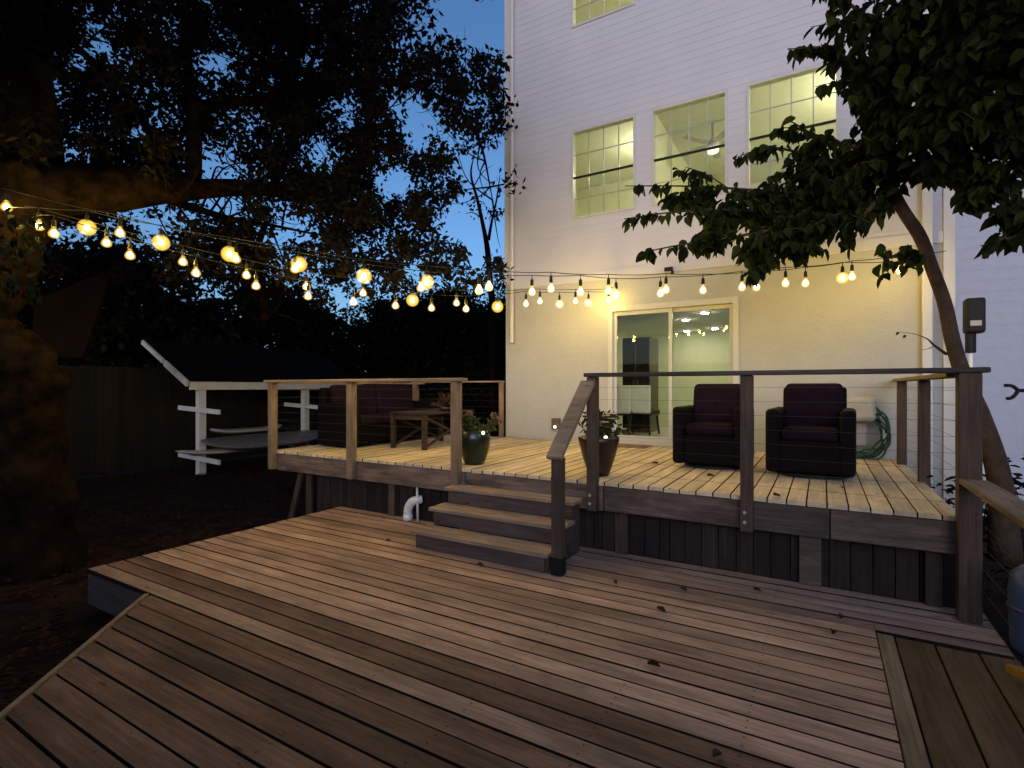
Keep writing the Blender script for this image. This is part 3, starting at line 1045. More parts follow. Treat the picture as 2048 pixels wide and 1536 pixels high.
# coffee table
ct = thing('coffee_table', 'brown slatted coffee table with crossed braces by the sofa', 'table', (-5.18, 6.4, UZ))
mb = MB()
for i in range(5):
    mb.box(-5.55 + i * .137, -5.55 + i * .137 + .13, 5.80, 7.02, UZ + .505, UZ + .54)
mb.build('tabletop', M['table'], ct, bevel=.004)
for X in (-5.51, -4.91):
    for Y in (5.84, 6.98):
        MB().box(X - .03, X + .03, Y - .03, Y + .03, UZ + .003, UZ + .503).build('leg', M['table'], ct)
for X in (-5.51, -4.91):
    MB().beam((X, 5.88, UZ + .46), (X, 6.94, UZ + .06), .025, .035).build('brace', M['table'], ct)
    MB().beam((X + .027, 5.88, UZ + .06), (X + .027, 6.94, UZ + .46), .025, .035).build('brace', M['table'], ct)
mb = MB()
for Y in (5.84, 6.98):
    mb.box(-5.478, -4.942, Y - .015, Y + .015, UZ + .43, UZ + .50)
mb.build('apron', M['table'], ct)
tp = thing('table_plant', 'dry spiky plant in a low bowl on the coffee table', 'plant', (-5.0, 6.45, UZ + .541))
MB().lathe([(.08, .0), (.14, .06), (.13, .06), (.07, .02)], (-5.0, 6.45, UZ + .542), 18).build('bowl', M['glaze_brown'], tp, smooth=True)
mb = MB()
for i in range(60):
    a = random.uniform(0, 6.28)
    e = random.uniform(.2, 1.4)
    d = Vector((math.cos(a) * math.cos(e), math.sin(a) * math.cos(e), math.sin(e)))
    mb.leaf(Vector((-5.0, 6.45, UZ + .58)) + d * .03, d, Vector((random.uniform(-1, 1), random.uniform(-1, 1), .3)), random.uniform(.14, .27), .03)
mb.build('foliage', M['dry'], tp)


# ------------------------------------------------------------------ planters
def planter(name, label, x, y, prof, glaze):
    t = thing('planter', label, 'planter', (x, y, UZ), group='glazed planters')
    MB().lathe(prof, (x, y, UZ + .003), 32).build('pot', glaze, t, smooth=True)
    return t


pl = planter('planter', 'dark green glazed planter of succulents behind the left stair post', -3.53, 5.10,
             [(.11, 0), (.135, .05), (.175, .18), (.19, .30), (.175, .385), (.16, .40), (.15, .385), (.14, .34)], M['glaze_green'])
mb = MB()
for i in range(420):
    cx, cy, cz = random.choice([(-3.62, 5.08, 1.12), (-3.55, 5.1, 1.2), (-3.45, 5.1, 1.10), (-3.32, 5.10, 1.13), (-3.25, 5.1, 1.22), (-3.6, 5.0, 1.22)])
    d = Vector(rand_dirs(1)[0]) + Vector((0, 0, .5))
    mb.leaf(Vector((cx, cy, cz)) + Vector(rand_dirs(1)[0]) * random.uniform(0, .07), d, Vector(rand_dirs(1)[0]), random.uniform(.04, .08), .028)
mb.build('foliage', M['succulent'], pl)
mb = MB()
for i in range(70):
    cx, cy, cz = random.choice([(-3.25, 5.1, 1.27), (-3.21, 5.08, 1.23), (-3.56, 5.05, 1.29)])
    d = Vector(rand_dirs(1)[0]) + Vector((0, 0, .4))
    mb.leaf(Vector((cx, cy, cz)) + Vector(rand_dirs(1)[0]) * random.uniform(0, .04), d, Vector(rand_dirs(1)[0]), .04, .025)
mb.build('flower', M['petal_pink'], pl)


def solar(x, y, z, label):
    t = thing('solar_light', label, 'solar light', (x, y, z))
    MB().tube([(x, y, z - .14), (x, y, z - .02)], .006, 6).build('stake', M['dark_metal'], t)
    MB().lathe([(.004, -.022), (.016, -.014), (.019, 0), (.015, .014), (.004, .02)], (x, y, z), 12).build('lamp', M['solar'], t, smooth=True)


solar(-3.32, 4.97, 1.085, 'small round solar light glowing in the succulent planter')
pr = planter('planter', 'tapered dark brown planter with white flowers beside the stair post', -1.98, 5.10,
             [(.10, 0), (.125, .06), (.17, .20), (.205, .34), (.21, .385), (.20, .395), (.185, .385), (.18, .34)], M['glaze_brown'])
mb, mw, mr = MB(), MB(), MB()
for i in range(40):
    a, rr_ = random.uniform(0, 6.28), random.uniform(0, .16)
    b = Vector((-1.98 + rr_ * math.cos(a), 5.10 + rr_ * math.sin(a), UZ + .38))
    tip = b + Vector((math.cos(a) * rr_ * .8, math.sin(a) * rr_ * .8, random.uniform(.08, .27)))
    mb.tube([b, (b + tip) / 2 + Vector((0, 0, .02)), tip], [.004, .003, .002], 5)
    for j in range(9):
        q = b.lerp(tip, random.uniform(.2, 1))
        mb.leaf(q, Vector(rand_dirs(1)[0]) + Vector((0, 0, .3)), Vector(rand_dirs(1)[0]), random.uniform(.05, .085), .035)
    tgt = mr if i % 5 == 0 else mw
    for j in range(9):
        aa = j / 9 * 6.28
        tgt.leaf(tip, Vector((math.cos(aa), math.sin(aa), .25)), Vector((0, 0, 1)), .04, .026)
mb.build('foliage', M['stemleaf'], pr)
mw.build('flower', M['petal_white'], pr)
mr.build('flower', M['petal_red'], pr)
solar(-1.86, 4.98, 1.10, 'small round solar light glowing among the white flowers')

# ------------------------------------------------------------------ drain pipe and odds by the deck
mb = MB()
c = at_y(822, 1000, 4.74)
q = [(c.x - .10, 4.80, .005), (c.x - .10, 4.80, .10), (c.x - .085, 4.80, .17), (c.x - .04, 4.81, .23), (c.x + .02, 4.83, .255), (c.x + .05, 4.87, .26)]
mb.tube(catmull(q, 5), .052, 16)
mb.tube([(c.x - .10, 4.80, .005), (c.x - .10, 4.80, .07)], .060, 16)
tag(mb.build('drain_pipe', M['pvc'], smooth=True), 'bent white drain pipe coming out below the raised deck', 'pipe')
mb = MB().tube([(c.x + .045, 4.81, .003), (c.x + .035, 4.81, .41)], .014, 10)
tag(mb.build('conduit', M['pvc'], smooth=True), 'thin white conduit standing beside the bent drain pipe', 'pipe')

# fallen leaves on the decks
spots = [(1234, 1166, 0), (1380, 1187, 0), (1322, 1222, 0), (1305, 1335, 0), (1690, 1243, 0), (1675, 1275, 0), (1515, 1183, 0), (960, 1133, 0), (1440, 1525, 0), (775, 1085, 0)]
lbl = ['curled dry leaf near the foot of the newel post', 'dry leaf standing on edge before the skirting', 'large curled dry leaf in the middle of the lower deck',
       'green fallen leaf on the lower deck', 'dark dry leaf close to the side boards, farther one', 'dark dry leaf close to the side boards, nearer one',
       'flat dry leaf in the shade before the pale support plank', 'small dry leaf below the bottom step', 'dark leaf at the bottom edge of the photo', 'small dry leaf near the drain pipe']
for (px, py, z), lb in zip(spots, lbl):
    d = (EYE - z) * F / (py - 775)
    p = at_d(px, py, d)
    mb = MB()
    a = random.uniform(0, 6.28)
    big = 1.25 if 'large' in lb or 'green' in lb else 1.0
    mb.leaf(Vector((p.x - .03, p.y, z + .012)), Vector((math.cos(a), math.sin(a), random.uniform(.0, .3))), Vector((.4, .1, 1)), .066 * big, .036 * big, .5)
    tag(mb.build('fallen_leaf', M['leaf'] if 'green' in lb else M['dry']), lb, 'leaf', 'fallen leaves on the decks')
for (px, py), lb in zip([(1322, 930), (1420, 955), (1690, 978), (1555, 994)],
                        ['dry leaf on the raised deck left of the first armchair', 'dry leaf on the raised deck before the left armchair',
                         'dry leaf on the raised deck before the right armchair', 'small dry leaf at the raised deck edge below the right armchair']):
    d = (EYE - UZ) * F / (py - 775)
    p = at_d(px, py, d)
    mb = MB()
    a = random.uniform(0, 6.28)
    mb.leaf(Vector((p.x - .03, p.y, UZ + .012)), Vector((math.cos(a), math.sin(a), .15)), Vector((.3, .1, 1)), .08, .04, .5)
    tag(mb.build('fallen_leaf', M['dry']), lb, 'leaf', 'fallen leaves on the decks')

# things at the right edge
c = at_d(2046, 1200, 3.25)
bn = thing('bin', 'blue plastic bin standing beyond the side railing', 'bin', (c.x + .06, c.y, GZ))
MB().lathe([(.10, .40), (.12, .45), (.13, .8), (.115, .9), (.06, .95)], (c.x + .06, c.y, GZ - .1), 24).build('body', M['bluepl'], bn, smooth=True)
MB().lathe([(.135, .68), (.135, .70)], (c.x + .06, c.y, GZ - .1), 24).build('rim', M['bluepl'], bn, smooth=True)
c = at_d(2052, 1335, 2.75)
mb = MB().beam((c.x, c.y + .15, .05), (c.x + .05, c.y - .35, .20), .10, .045)
tag(mb.build('timber_offcut', M['yellowwood'], bevel=.006), 'yellow timber piece at the right edge of the lower deck', 'timber')

# torch lamp and pale pole beside the neighbour wall
tl = thing('garden_torch', 'black square garden torch on a white pole beside the tree', 'torch', (1.72, 7.0, GZ))
c = at_d(1948, 632, 6.0)
MB().box(c.x - .09, c.x + .09, c.y - .09, c.y + .09, c.z - .20, c.z + .20).build('lantern', M['dark_metal'], tl, bevel=.03, seg=3)
MB().box(c.x - .05, c.x + .05, c.y - .096, c.y - .0905, c.z - .12, c.z - .06).build('lens', M['greypl'], tl, bevel=.01)
MB().tube([(c.x - .03, c.y, c.z - .42), (c.x - .03, c.y, c.z - .19)], .05, 12).build('neck', M['dark_metal'], tl)
MB().tube([(c.x - .03, c.y, GZ), (c.x - .03, c.y, c.z - .43)], .022, 10).build('pole', M['pvc'], tl)
a, b = at_d(1941, 812, 5.6), at_d(1958, 905, 5.4)
mb = MB().tube([a, b, b + (b - a) * 1.2], .032, 10)
tag(mb.build('white_pole', M['pvc'], smooth=True), 'white pole leaning between corner post and tree trunk', 'pole')

# ------------------------------------------------------------------ string lights
HK_R = (1.27, 8.02)
LINES = {
    'top': ((-6.65, 2.45), HK_R, [(174, 452), (322, 482), (459, 505), (598, 525), (728, 549), (853, 561), (978, 570), (1102, 574), (1217, 578), (1332, 576), (1406, 577), (1513, 571), (1611, 563), (1704, 550), (1800, 538)]),
    'second': ((-6.85, 2.25), (1.10, 7.90), [(13, 410), (240, 462), (472, 514), (590, 534), (842, 572), (958, 577), (1064, 580), (1161, 580), (1232, 586), (1321, 583), (1484, 571), (1571, 563), (1685, 553)]),
    'third': ((-6.9, 2.2), (-2.87, 8.06), [(78, 448), (213, 482), (366, 520), (493, 547), (613, 570), (726, 583), (825, 598), (913, 603), (1080, 600), (1151, 600), (1217, 598)]),
    'fourth': ((-6.8, 2.0), (-2.92, 7.98), [(108, 463), (260, 507), (392, 542), (512, 568), (616, 589), (707, 601), (791, 608), (863, 613), (932, 615), (995, 611), (1052, 605), (1119, 606), (1177, 604)]),
}
SLAB = {'top': 'string of lit bulbs, topmost one, from oak to the right house corner',
        'second': 'string of lit bulbs just under the topmost one, with two dim bulbs',
        'third': 'string of lit bulbs from oak to above the sliding door, upper of two',
        'fourth': 'lowest string of lit bulbs, from oak to above the sliding door'}
sock_proto = MB().lathe([(.006, .115), (.007, .075), (.016, .070), (.020, .03), (.019, .0)], (0, 0, 0), 10)
bulb_prof = [(.014, .004), (.018, -.012), (.034, -.045), (.041, -.068), (.037, -.092), (.022, -.108), (.004, -.114)]
sock_me = bulb_me = None
DIM = {(978, 570), (958, 577)}
BIG = {(174, 452), (322, 482), (459, 505), (598, 525), (728, 549), (825, 598), (853, 561), (995, 611), (1119, 606), (1177, 604), (1685, 553)}  # bulbs enlarged into globes to imitate their lens bloom
for key, (A, B, pix) in LINES.items():
    pts = [at_line(px, py, A, B) for px, py in pix]
    t = thing('string_light', SLAB[key], 'string lights', pts[0], group='string lights between oak and house')
    top = [p + Vector((0, 0, .165)) for p in pts]
    first = Vector((A[0] - .6, A[1] - .3, top[0].z + .06))
    last = Vector((B[0], B[1], top[-1].z + (.06 if key in ('top', 'second') else .03)))
    wire = []
    allp = [first] + top + [last]
    for i in range(len(allp) - 1):
        a, b = allp[i], allp[i + 1]
        for j in range(5):
            q = a.lerp(b, j / 5)
            q.z -= .018 * 4 * (j / 5) * (1 - j / 5) * min(1, (b - a).length)
            wire.append(q)
    wire.append(last)
    MB().tube(wire, .0042, 6).build('cable', M['dark_metal'], t)
    for (px, py), p in zip(pix, pts):
        s = MB()
        s.lathe([(.004, .165), (.005, .135), (.007, .115)], p, 8)
        s.lathe([(.010, .12), (.017, .112), (.020, .06), (.018, .045)], p, 12)
        so = s.build('socket', M['dark_metal'], t)
        dim = (px, py) in DIM
        big = (px, py) in BIG
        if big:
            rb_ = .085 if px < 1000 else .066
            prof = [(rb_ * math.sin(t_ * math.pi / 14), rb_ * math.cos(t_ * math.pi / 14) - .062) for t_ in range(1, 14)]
        else:
            prof = [(r_ * (1.25 if px < 950 else 1.1), z_) for r_, z_ in bulb_prof]
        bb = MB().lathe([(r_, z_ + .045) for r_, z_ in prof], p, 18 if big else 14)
        nf = len(bb.f)
        if not dim:
            bb.lathe([(.006, -.030), (.020, -.048), (.025, -.066), (.020, -.084), (.006, -.092)], (p.x, p.y, p.z + .045), 10)
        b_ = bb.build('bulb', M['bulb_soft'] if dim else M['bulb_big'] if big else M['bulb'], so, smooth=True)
        if not dim:
            b_.data.materials.append(M['filament'])
            for f_ in b_.data.polygons[nf:]:
                f_.material_index = 1
mb = MB()
c = at_y(1339, 539, YW - .06)
mb.box(c.x - .07, c.x + .05, YW - .10, YW - .04, c.z - .02, c.z + .03)
mb.box(c.x + .03, c.x + .06, YW - .10, YW - .04, c.z - .07, c.z - .021)
tag(mb.build('wall_bracket', M['dark_metal']), 'small black bracket on the wall above the light strings', 'bracket')

# ------------------------------------------------------------------ board rack, boards, fence
RA = 0.0
rk = thing('board_rack', 'white open rack with lean-to roof by the fence', 'rack', (-12.03, 6.6, GZ), RA)
for k, yy in enumerate((0, 2.76)):
    p_ = MB().box(-.075, .075, yy - .075, yy + .075, 0, 1.92).build('post', M['white_paint'], rk, world=False)
    for z in (1.44, .36):
        MB().beam((-.72, yy - .10, z + .05), (.9, yy - .10, z - .02), .045, .10).build('arm', M['white_paint'], p_, world=False)
        WORLD[p_.name] = WORLD[rk.name]
MB().box(.08, .13, -.30, 4.6, 1.90, 2.08).build('eave_board', M['white_paint'], rk, world=False)
MB().add([(.16, -.32, 2.085), (.16, 4.62, 2.085), (-1.75, 4.62, 3.05), (-1.75, -.32, 3.05), (.16, -.32, 2.12), (.16, 4.62, 2.12), (-1.75, 4.62, 3.085), (-1.75, -.32, 3.085)],
         [(0, 3, 2, 1), (4, 5, 6, 7), (0, 1, 5, 4), (1, 2, 6, 5), (2, 3, 7, 6), (3, 0, 4, 7)]).build('roof', M['shingle'], rk, world=False)
MB().beam((.14, -.36, 2.03), (-.80, -.36, 2.505), .05, .13).build('rake_board', M['white_paint'], rk, world=False)
MB().beam((-.80, -.39, 2.54), (-1.75, -.39, 3.02), .05, .10).build('rake_board', M['white_paint'], rk, world=False)


def surfboard(name, label, y0, y1, x, z, w, h, mat, tilt=0.0):
    t = thing(name, label, 'paddle board', (-12.03, 6.6, GZ), RA)
    mb = MB()
    nseg, m = 28, 14
    for i in range(nseg + 1):
        s = i / nseg
        ww = w * (max(0, 1 - abs(2 * s - 1) ** 3.2)) ** .6 + .004
        hh = h * (max(0, 1 - abs(2 * s - 1) ** 5)) ** .5 + .003
        zz = z + .10 * abs(2 * s - 1) ** 4
        for k_ in range(m):
            a = 2 * math.pi * k_ / m
            mb.v.append((x + ww * math.cos(a), y0 + (y1 - y0) * s, zz + hh * math.sin(a) - tilt * ww * math.cos(a)))
    for i in range(nseg):
        for k_ in range(m):
            mb.f.append((i * m + k_, i * m + (k_ + 1) % m, (i + 1) * m + (k_ + 1) % m, (i + 1) * m + k_))
    mb.f.append(tuple(range(m - 1, -1, -1)))
    mb.f.append(tuple(nseg * m + k_ for k_ in range(m)))
    mb.build('hull', mat, t, world=False, smooth=True)


surfboard('paddle_board', 'pale paddle board lowest on the arms of the rack, nose showing', -.55, 2.7, .0, .475, .34, .055, M['board_white'])
surfboard('paddle_board', 'dark grey paddle board tilted on top of the pale one', -.15, 3.1, .25, .66, .40, .075, M['board_grey'], .28)
surfboard('paddle_board', 'pale paddle board behind the grey one, only its tail showing', .5, 2.45, -.55, .86, .26, .06, M['board_white'])

fn = thing('privacy_fence', 'dark brown board fence behind the board rack', 'fence', (-14.0, 6, GZ), RA)
mb = MB()
y = -9.0
while y < 11:
    mb.box(-.012, .012, y, y + .138, .02, 2.42 + random.uniform(-.02, .02))
    y += .142
mb.build('fence_boards', M['fence'], fn, world=False)
mb = MB()
for z in (.5, 1.3, 2.05):
    mb.box(-.06, -.014, -9, 11, z, z + .09)
mb.build('fence_rail', M['fence'], fn, world=False)
bf = thing('privacy_fence', 'dark fence across the back of the yard left of the house', 'fence', (-8, 16.5, GZ))
mb = MB()
x = -12.0
while x < -4.0:
    mb.box(x, x + .138, 16.49, 16.514, GZ + .02, GZ + 2.1 + random.uniform(-.02, .02))
    x += .142
mb.build('fence_boards', M['fence'], bf)

sun_block_fence = thing('privacy_fence', 'added tall board fence behind the camera, blocking low sun from the lower deck', 'fence', (-4, -4.6, GZ))  # added out of view to keep low sun off the lower deck
mb = MB()
x = -14.0
while x < 7.0:
    mb.box(x, x + .138, -4.612, -4.588, GZ + .02, GZ + 2.9 + random.uniform(-.02, .02))
    x += .142
mb.build('fence_boards', M['fence'], sun_block_fence)

# canvas hanging beside the oak
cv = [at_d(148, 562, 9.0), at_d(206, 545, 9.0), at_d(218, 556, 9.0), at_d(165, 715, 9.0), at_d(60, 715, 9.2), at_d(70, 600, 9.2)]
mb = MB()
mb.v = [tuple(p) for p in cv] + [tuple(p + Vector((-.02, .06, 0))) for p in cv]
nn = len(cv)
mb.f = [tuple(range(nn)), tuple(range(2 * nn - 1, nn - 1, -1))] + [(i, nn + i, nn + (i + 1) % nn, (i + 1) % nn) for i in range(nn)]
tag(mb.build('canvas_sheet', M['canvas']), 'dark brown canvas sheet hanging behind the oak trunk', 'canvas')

# ------------------------------------------------------------------ oak
oak = thing('oak_tree', 'massive old oak with a heavy low limb at the left', 'tree', (-7.35, 2.2, GZ))


def bumpy(pts, rad, k=8, nseg=20, amp=.10):
    P = catmull(pts, k)
    rd = lerp_list(rad, len(P))
    mb = MB().tube(P, rd, nseg)
    for i, p in enumerate(P):
        for j in range(nseg):
            v = Vector(mb.v[i * nseg + j])
            t = j / nseg * 20
            w = 1 + amp * (math.sin(round(j / nseg * 7) * .9 + i * .35) * .15 + math.sin(6.2832 * j / nseg * 2 + i * .35) * .4 + math.sin(6.2832 * j / nseg * 3 - i * .55 + 1) * .5)
            if nseg > 30:
                w += .05 * abs(math.sin(6.2832 * j / nseg * 8 + 1.4 * math.sin(i * .33) + .5 * math.sin(i * 1.1 + j))) + random.uniform(-.012, .012)
            mb.v[i * nseg + j] = tuple(p + (v - p) * w)
    return mb


tk = bumpy([at_d(55, 1200, 5.7), at_d(45, 1080, 5.7), at_d(38, 960, 5.7), at_d(25, 850, 5.7), at_d(26, 770, 5.7), at_d(15, 725, 5.7), at_d(-12, 680, 5.72), at_d(-22, 630, 5.75), at_d(-5, 540, 5.8), at_d(20, 440, 5.85), at_d(70, 350, 5.95)],
           [.62, .50, .42, .42, .46, .40, .26, .23, .31, .36, .34], 14, 84)
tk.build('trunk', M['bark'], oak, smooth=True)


LIMB_PTS = []


def limb(pix, rad, k=6, nseg=10, amp=.08):
    LIMB_PTS.extend(catmull([at_d(*p) for p in pix[len(pix) // 3:]], 4))
    return bumpy([at_d(*p) for p in pix], rad, k, nseg, amp)


limb([(20, 430, 5.9), (110, 385, 6.0), (240, 375, 6.2), (330, 375, 6.6), (400, 377, 7.0), (480, 376, 7.5), (540, 380, 8.0), (620, 400, 8.6), (700, 385, 9.2)],
     [.33, .30, .25, .20, .135, .115, .095, .06, .02]).build('limb', M['bark'], oak, smooth=True)
limb([(60, 360, 5.95), (60, 200, 6.0), (40, 20, 6.2), (30, -200, 6.5), (60, -420, 7.0)], [.30, .25, .2, .13, .04]).build('limb', M['bark'], oak, smooth=True)
limb([(385, 375, 6.95), (388, 300, 7.0), (385, 210, 7.1), (375, 120, 7.3), (372, 20, 7.4), (400, -120, 7.6)], [.10, .10, .085, .065, .05, .02]).build('limb', M['bark'], oak, smooth=True)
limb([(385, 215, 7.1), (450, 205, 7.3), (520, 200, 7.6), (600, 180, 8.2), (700, 160, 9.0), (800, 170, 9.6), (880, 160, 10.2)], [.08, .07, .065, .06, .05, .035, .015]).build('limb', M['bark'], oak, smooth=True)
limb([(250, 375, 6.25), (240, 415, 6.4), (300, 395, 6.8), (400, 420, 7.6), (470, 440, 8.2), (540, 450, 8.8), (640, 470, 9.6)], [.09, .06, .055, .05, .045, .03, .012]).build('limb', M['bark'], oak, smooth=True)
limb([(690, 160, 8.9), (800, 165, 9.5), (880, 195, 10.0), (940, 245, 10.2), (965, 300, 10.3), (985, 400, 10.4)], [.05, .05, .045, .035, .025, .01]).build('limb', M['bark'], oak, smooth=True)
limb([(300, 395, 6.8), (330, 340, 7.2), (260, 200, 7.5), (160, 100, 7.6), (90, 30, 7.7)], [.05, .06, .06, .05, .02]).build('limb', M['bark'], oak, smooth=True)
limb([(540, 380, 8.0), (580, 300, 8.4), (600, 200, 8.7), (640, 80, 9.0), (690, -60, 9.4)], [.06, .055, .05, .035, .015]).build('limb', M['bark'], oak, smooth=True)
limb([(530, 450, 8.7), (515, 500, 8.8), (520, 560, 8.9), (530, 640, 9.0)], [.05, .055, .06, .07]).build('limb', M['bark'], oak, smooth=True)
tw = MB()
for i in range(150):
    p = random.choice(LIMB_PTS)
    q = Vector(rand_dirs(1)[0]) * Vector((1, 1, .8))
    L = random.uniform(.7, 1.9)
    bend = Vector(rand_dirs(1)[0]) * L * .18
    tw.tube(catmull([p, p + q * L * .4 + bend, p + q * L * .75 + bend * .4 + Vector((0, 0, -.06)), p + q * L], 4), lerp_list([.020, .011, .006, .003], 13), 5)
tw.build('twigs', M['bark'], oak)

# crown: leaf clumps spread through the volume the crown fills, thinning out towards the house
cen, rad = [], []


def dens(px, py):
    """how full the crown is in a direction"""
    d = 1.0
    if px < 430 and py < 330:
        d *= .62
    if px > 620:
        d *= max(.5, 1 - (px - 620) / 700)
    if px > 560 and py > 420:
        d *= .75
    if py > 500:
        d *= max(0, 1 - (py - 500) / 120)
    if px > 850 and py < 80:
        d *= .10
    if px < 330 and py > 440:
        d *= .15
    for (gx, gy, gr) in ((80, 190, 45), (190, 85, 45), (430, 130, 45), (150, 305, 40), (430, 345, 55), (255, 395, 45), (350, 410, 60), (460, 410, 45), (570, 460, 55), (640, 300, 40),
                         (480, 240, 50), (310, 230, 35), (830, 220, 60), (950, 330, 60), (960, 440, 70), (860, 260, 50), (800, 360, 40), (745, 500, 45), (900, 40, 70), (950, 60, 70), (20, 70, 40), (890, 430, 35), (625, 120, 28), (700, 230, 25)):
        gr *= .8 if gx > 700 else .92
        q = ((px - gx) ** 2 + (py - gy) ** 2) / gr ** 2
        if q < 1:
            d *= .10
        elif q < 1.9:
            d *= .5
    return d


tries = 0
while len(cen) < 3300 and tries < 40000:
    tries += 1
    px, py = random.uniform(-260, 1015), random.uniform(-330, 590)
    if random.random() > dens(px, py):
        continue
    d = random.uniform(6.6, 11.0)
    p = at_d(px, py, d)
    if p.x > XL - .25 and p.y > YW - .6:
        continue
    cen.append(p)
    rad.append(random.uniform(.14, .36) * d / 8.5)
for k_ in range(330):
    px, py = random.uniform(-150, 330), random.uniform(-150, 330)
    if random.random() > dens(px, py) * .3:
        continue
    cen.append(at_d(px, py, random.uniform(4.9, 5.9)))
    rad.append(random.uniform(.10, .22))
over, orad = [], []  # unseen canopy added overhead to cut sky light on the foreground
while len(over) < 620:
    p = Vector((random.uniform(-12, -1.6), random.uniform(-4.5, 2.0), random.uniform(5.4, 7.6)))
    fwd = -p.x * SN + p.y * CS
    if fwd > .2:
        px, py = 1024 + F * (p.x * CS + p.y * SN) / fwd, 775 - F * (p.z - EYE) / fwd
        if px > -120 and py > -160:
            continue                              # keep the added canopy out of view
    if (p.x + 6.5) ** 2 / 42 + (p.y + .5) ** 2 / 22 < 1:
        over.append(p)
        orad.append(random.uniform(.5, .8))
P, D, Nn, L, W = cloud(cen, rad, 44, .11, .062)
P2, D2, N2, L2, W2 = cloud(over, orad, 60, .20, .12)
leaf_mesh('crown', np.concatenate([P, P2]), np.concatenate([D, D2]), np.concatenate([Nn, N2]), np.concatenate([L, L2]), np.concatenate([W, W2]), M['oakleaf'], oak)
# ivy leaves on the trunk
mb = MB()
for i in range(120):
    p = at_d(random.uniform(-20, 90), random.uniform(430, 600), 5.35 + random.uniform(-.1, .1))
    mb.leaf(p, Vector((random.uniform(-1, 1), random.uniform(-.3, .3), random.uniform(-1.2, .3))), Vector((.5, -.9, .2)), random.uniform(.07, .12), random.uniform(.05, .08))
mb.build('ivy', M['bgleaf'], oak)

# ------------------------------------------------------------------ background trees and hedge
def bg_tree(name, label, x, y, h, rx, rz, nclump, per, leaf, zc, grp='trees behind the yard', trunk_r=.16):
    t = thing(name, label, 'tree', (x, y, GZ), group=grp)
    mb = bumpy([(x, y, GZ), (x + .1, y, GZ + h * .3), (x - .1, y, GZ + h * .6), (x, y, GZ + h * .9)], [trunk_r, trunk_r * .8, trunk_r * .5, .03], 4, 8)
    for k_ in range(9):
        z = GZ + h * random.uniform(.3, .8)
        a = random.uniform(0, 6.28)
        mb.tube(catmull([(x, y, z), (x + math.cos(a) * rx * .4, y + math.sin(a) * rx * .4, z + .4), (x + math.cos(a) * rx * .85, y + math.sin(a) * rx * .85, z + .9)], 3), lerp_list([.05, .02], 7), 5)
    mb.build('trunk', M['bark'], t, smooth=True)
    cs, rs_ = [], []
    for k_ in range(nclump):
        d = Vector(rand_dirs(1)[0]) * (random.random() ** .4)
        cs.append((x + d.x * rx, y + d.y * rx, zc + d.z * rz))
        rs_.append(random.uniform(.3, .6))
    P, D, Nn, L, W = cloud(cs, rs_, per, leaf, leaf * .55)
    leaf_mesh('crown', P, D, Nn, L, W, M['bgleaf'], t)


bg_tree('garden_tree', 'dark bushy tree behind the fence, left of the canvas', -19.0, 9.5, 6, 2.4, 1.9, 70, 60, .2, 3.0)
bg_tree('garden_tree', 'dark bushy tree rising right behind the rack roof', -17.3, 14.0, 6, 2.6, 2.0, 80, 60, .2, 3.3)
bg_tree('garden_tree', 'dark tree behind the far end of the rack', -14.0, 18.0, 6.5, 2.7, 2.3, 80, 60, .2, 3.4)
bg_tree('garden_tree', 'dark round tree low beside the house corner', -10.5, 18.5, 6, 2.3, 2.2, 80, 60, .2, 3.4)
bg_tree('conifer_tree', 'dense conifer peaking above the string lights left of the house', -8.3, 14.5, 6.2, 1.3, 2.4, 90, 60, .15, 3.5)
bg_tree('garden_tree', 'thin leafed tree at the house edge above the light strings', -8.7, 19.5, 9, 1.5, 3.4, 60, 40, .16, 6.5)
ba = thing('bare_tree', 'bare forked young tree against the sky beside the house', 'tree', (-7.1, 13.0, GZ))
mb = MB()
for pix, rd in (([(985, 620), (980, 560), (975, 500), (968, 460), (955, 400), (942, 350), (948, 310)], [.09, .085, .08, .06, .045, .03, .012]),
                ([(977, 480), (984, 440), (993, 400), (1000, 350)], [.05, .035, .025, .01]),
                ([(962, 435), (945, 425), (930, 428)], [.02, .014, .006]),
                ([(948, 372), (965, 345), (985, 330)], [.018, .012, .005])):
    P = catmull([at_d(px, py, 14.5) for px, py in pix], 4)
    mb.tube(P, lerp_list(rd, len(P)), 7)
b0 = at_d(985, 620, 14.5)
mb.tube([(b0.x, b0.y, GZ), b0], .09, 7)
mb.build('trunk', M['bark'], ba, smooth=True)
hd = thing('hedge', 'tall dark hedge closing the yard below the light strings', 'hedge', (-10, 15.2, GZ))
cs, rs_ = [], []
for k_ in range(1450):
    s = random.random()
    if s < .55:
        x, y = random.uniform(-15.5, -4.2), random.uniform(15.0, 15.9)
    else:
        yy = random.uniform(-1, 15)
        x, y = -14.9 + random.uniform(-.7, .3), yy
    cs.append((x, y, random.uniform(.3, (4.3 if x > -11 else 4.9) if s < .55 else 4.5 + .6 * math.sin(yy * 1.3))))
    rs_.append(random.uniform(.4, .7))
for k_ in range(260):
    cs.append((random.uniform(-15.6, -14.5), random.uniform(1.5, 10), random.uniform(1.6, 3.4)))
    rs_.append(random.uniform(.4, .6))
P, D, Nn, L, W = cloud(cs, rs_, 90, .23, .13)
leaf_mesh('foliage', P, D, Nn, L, W, M['bgleaf'], hd)

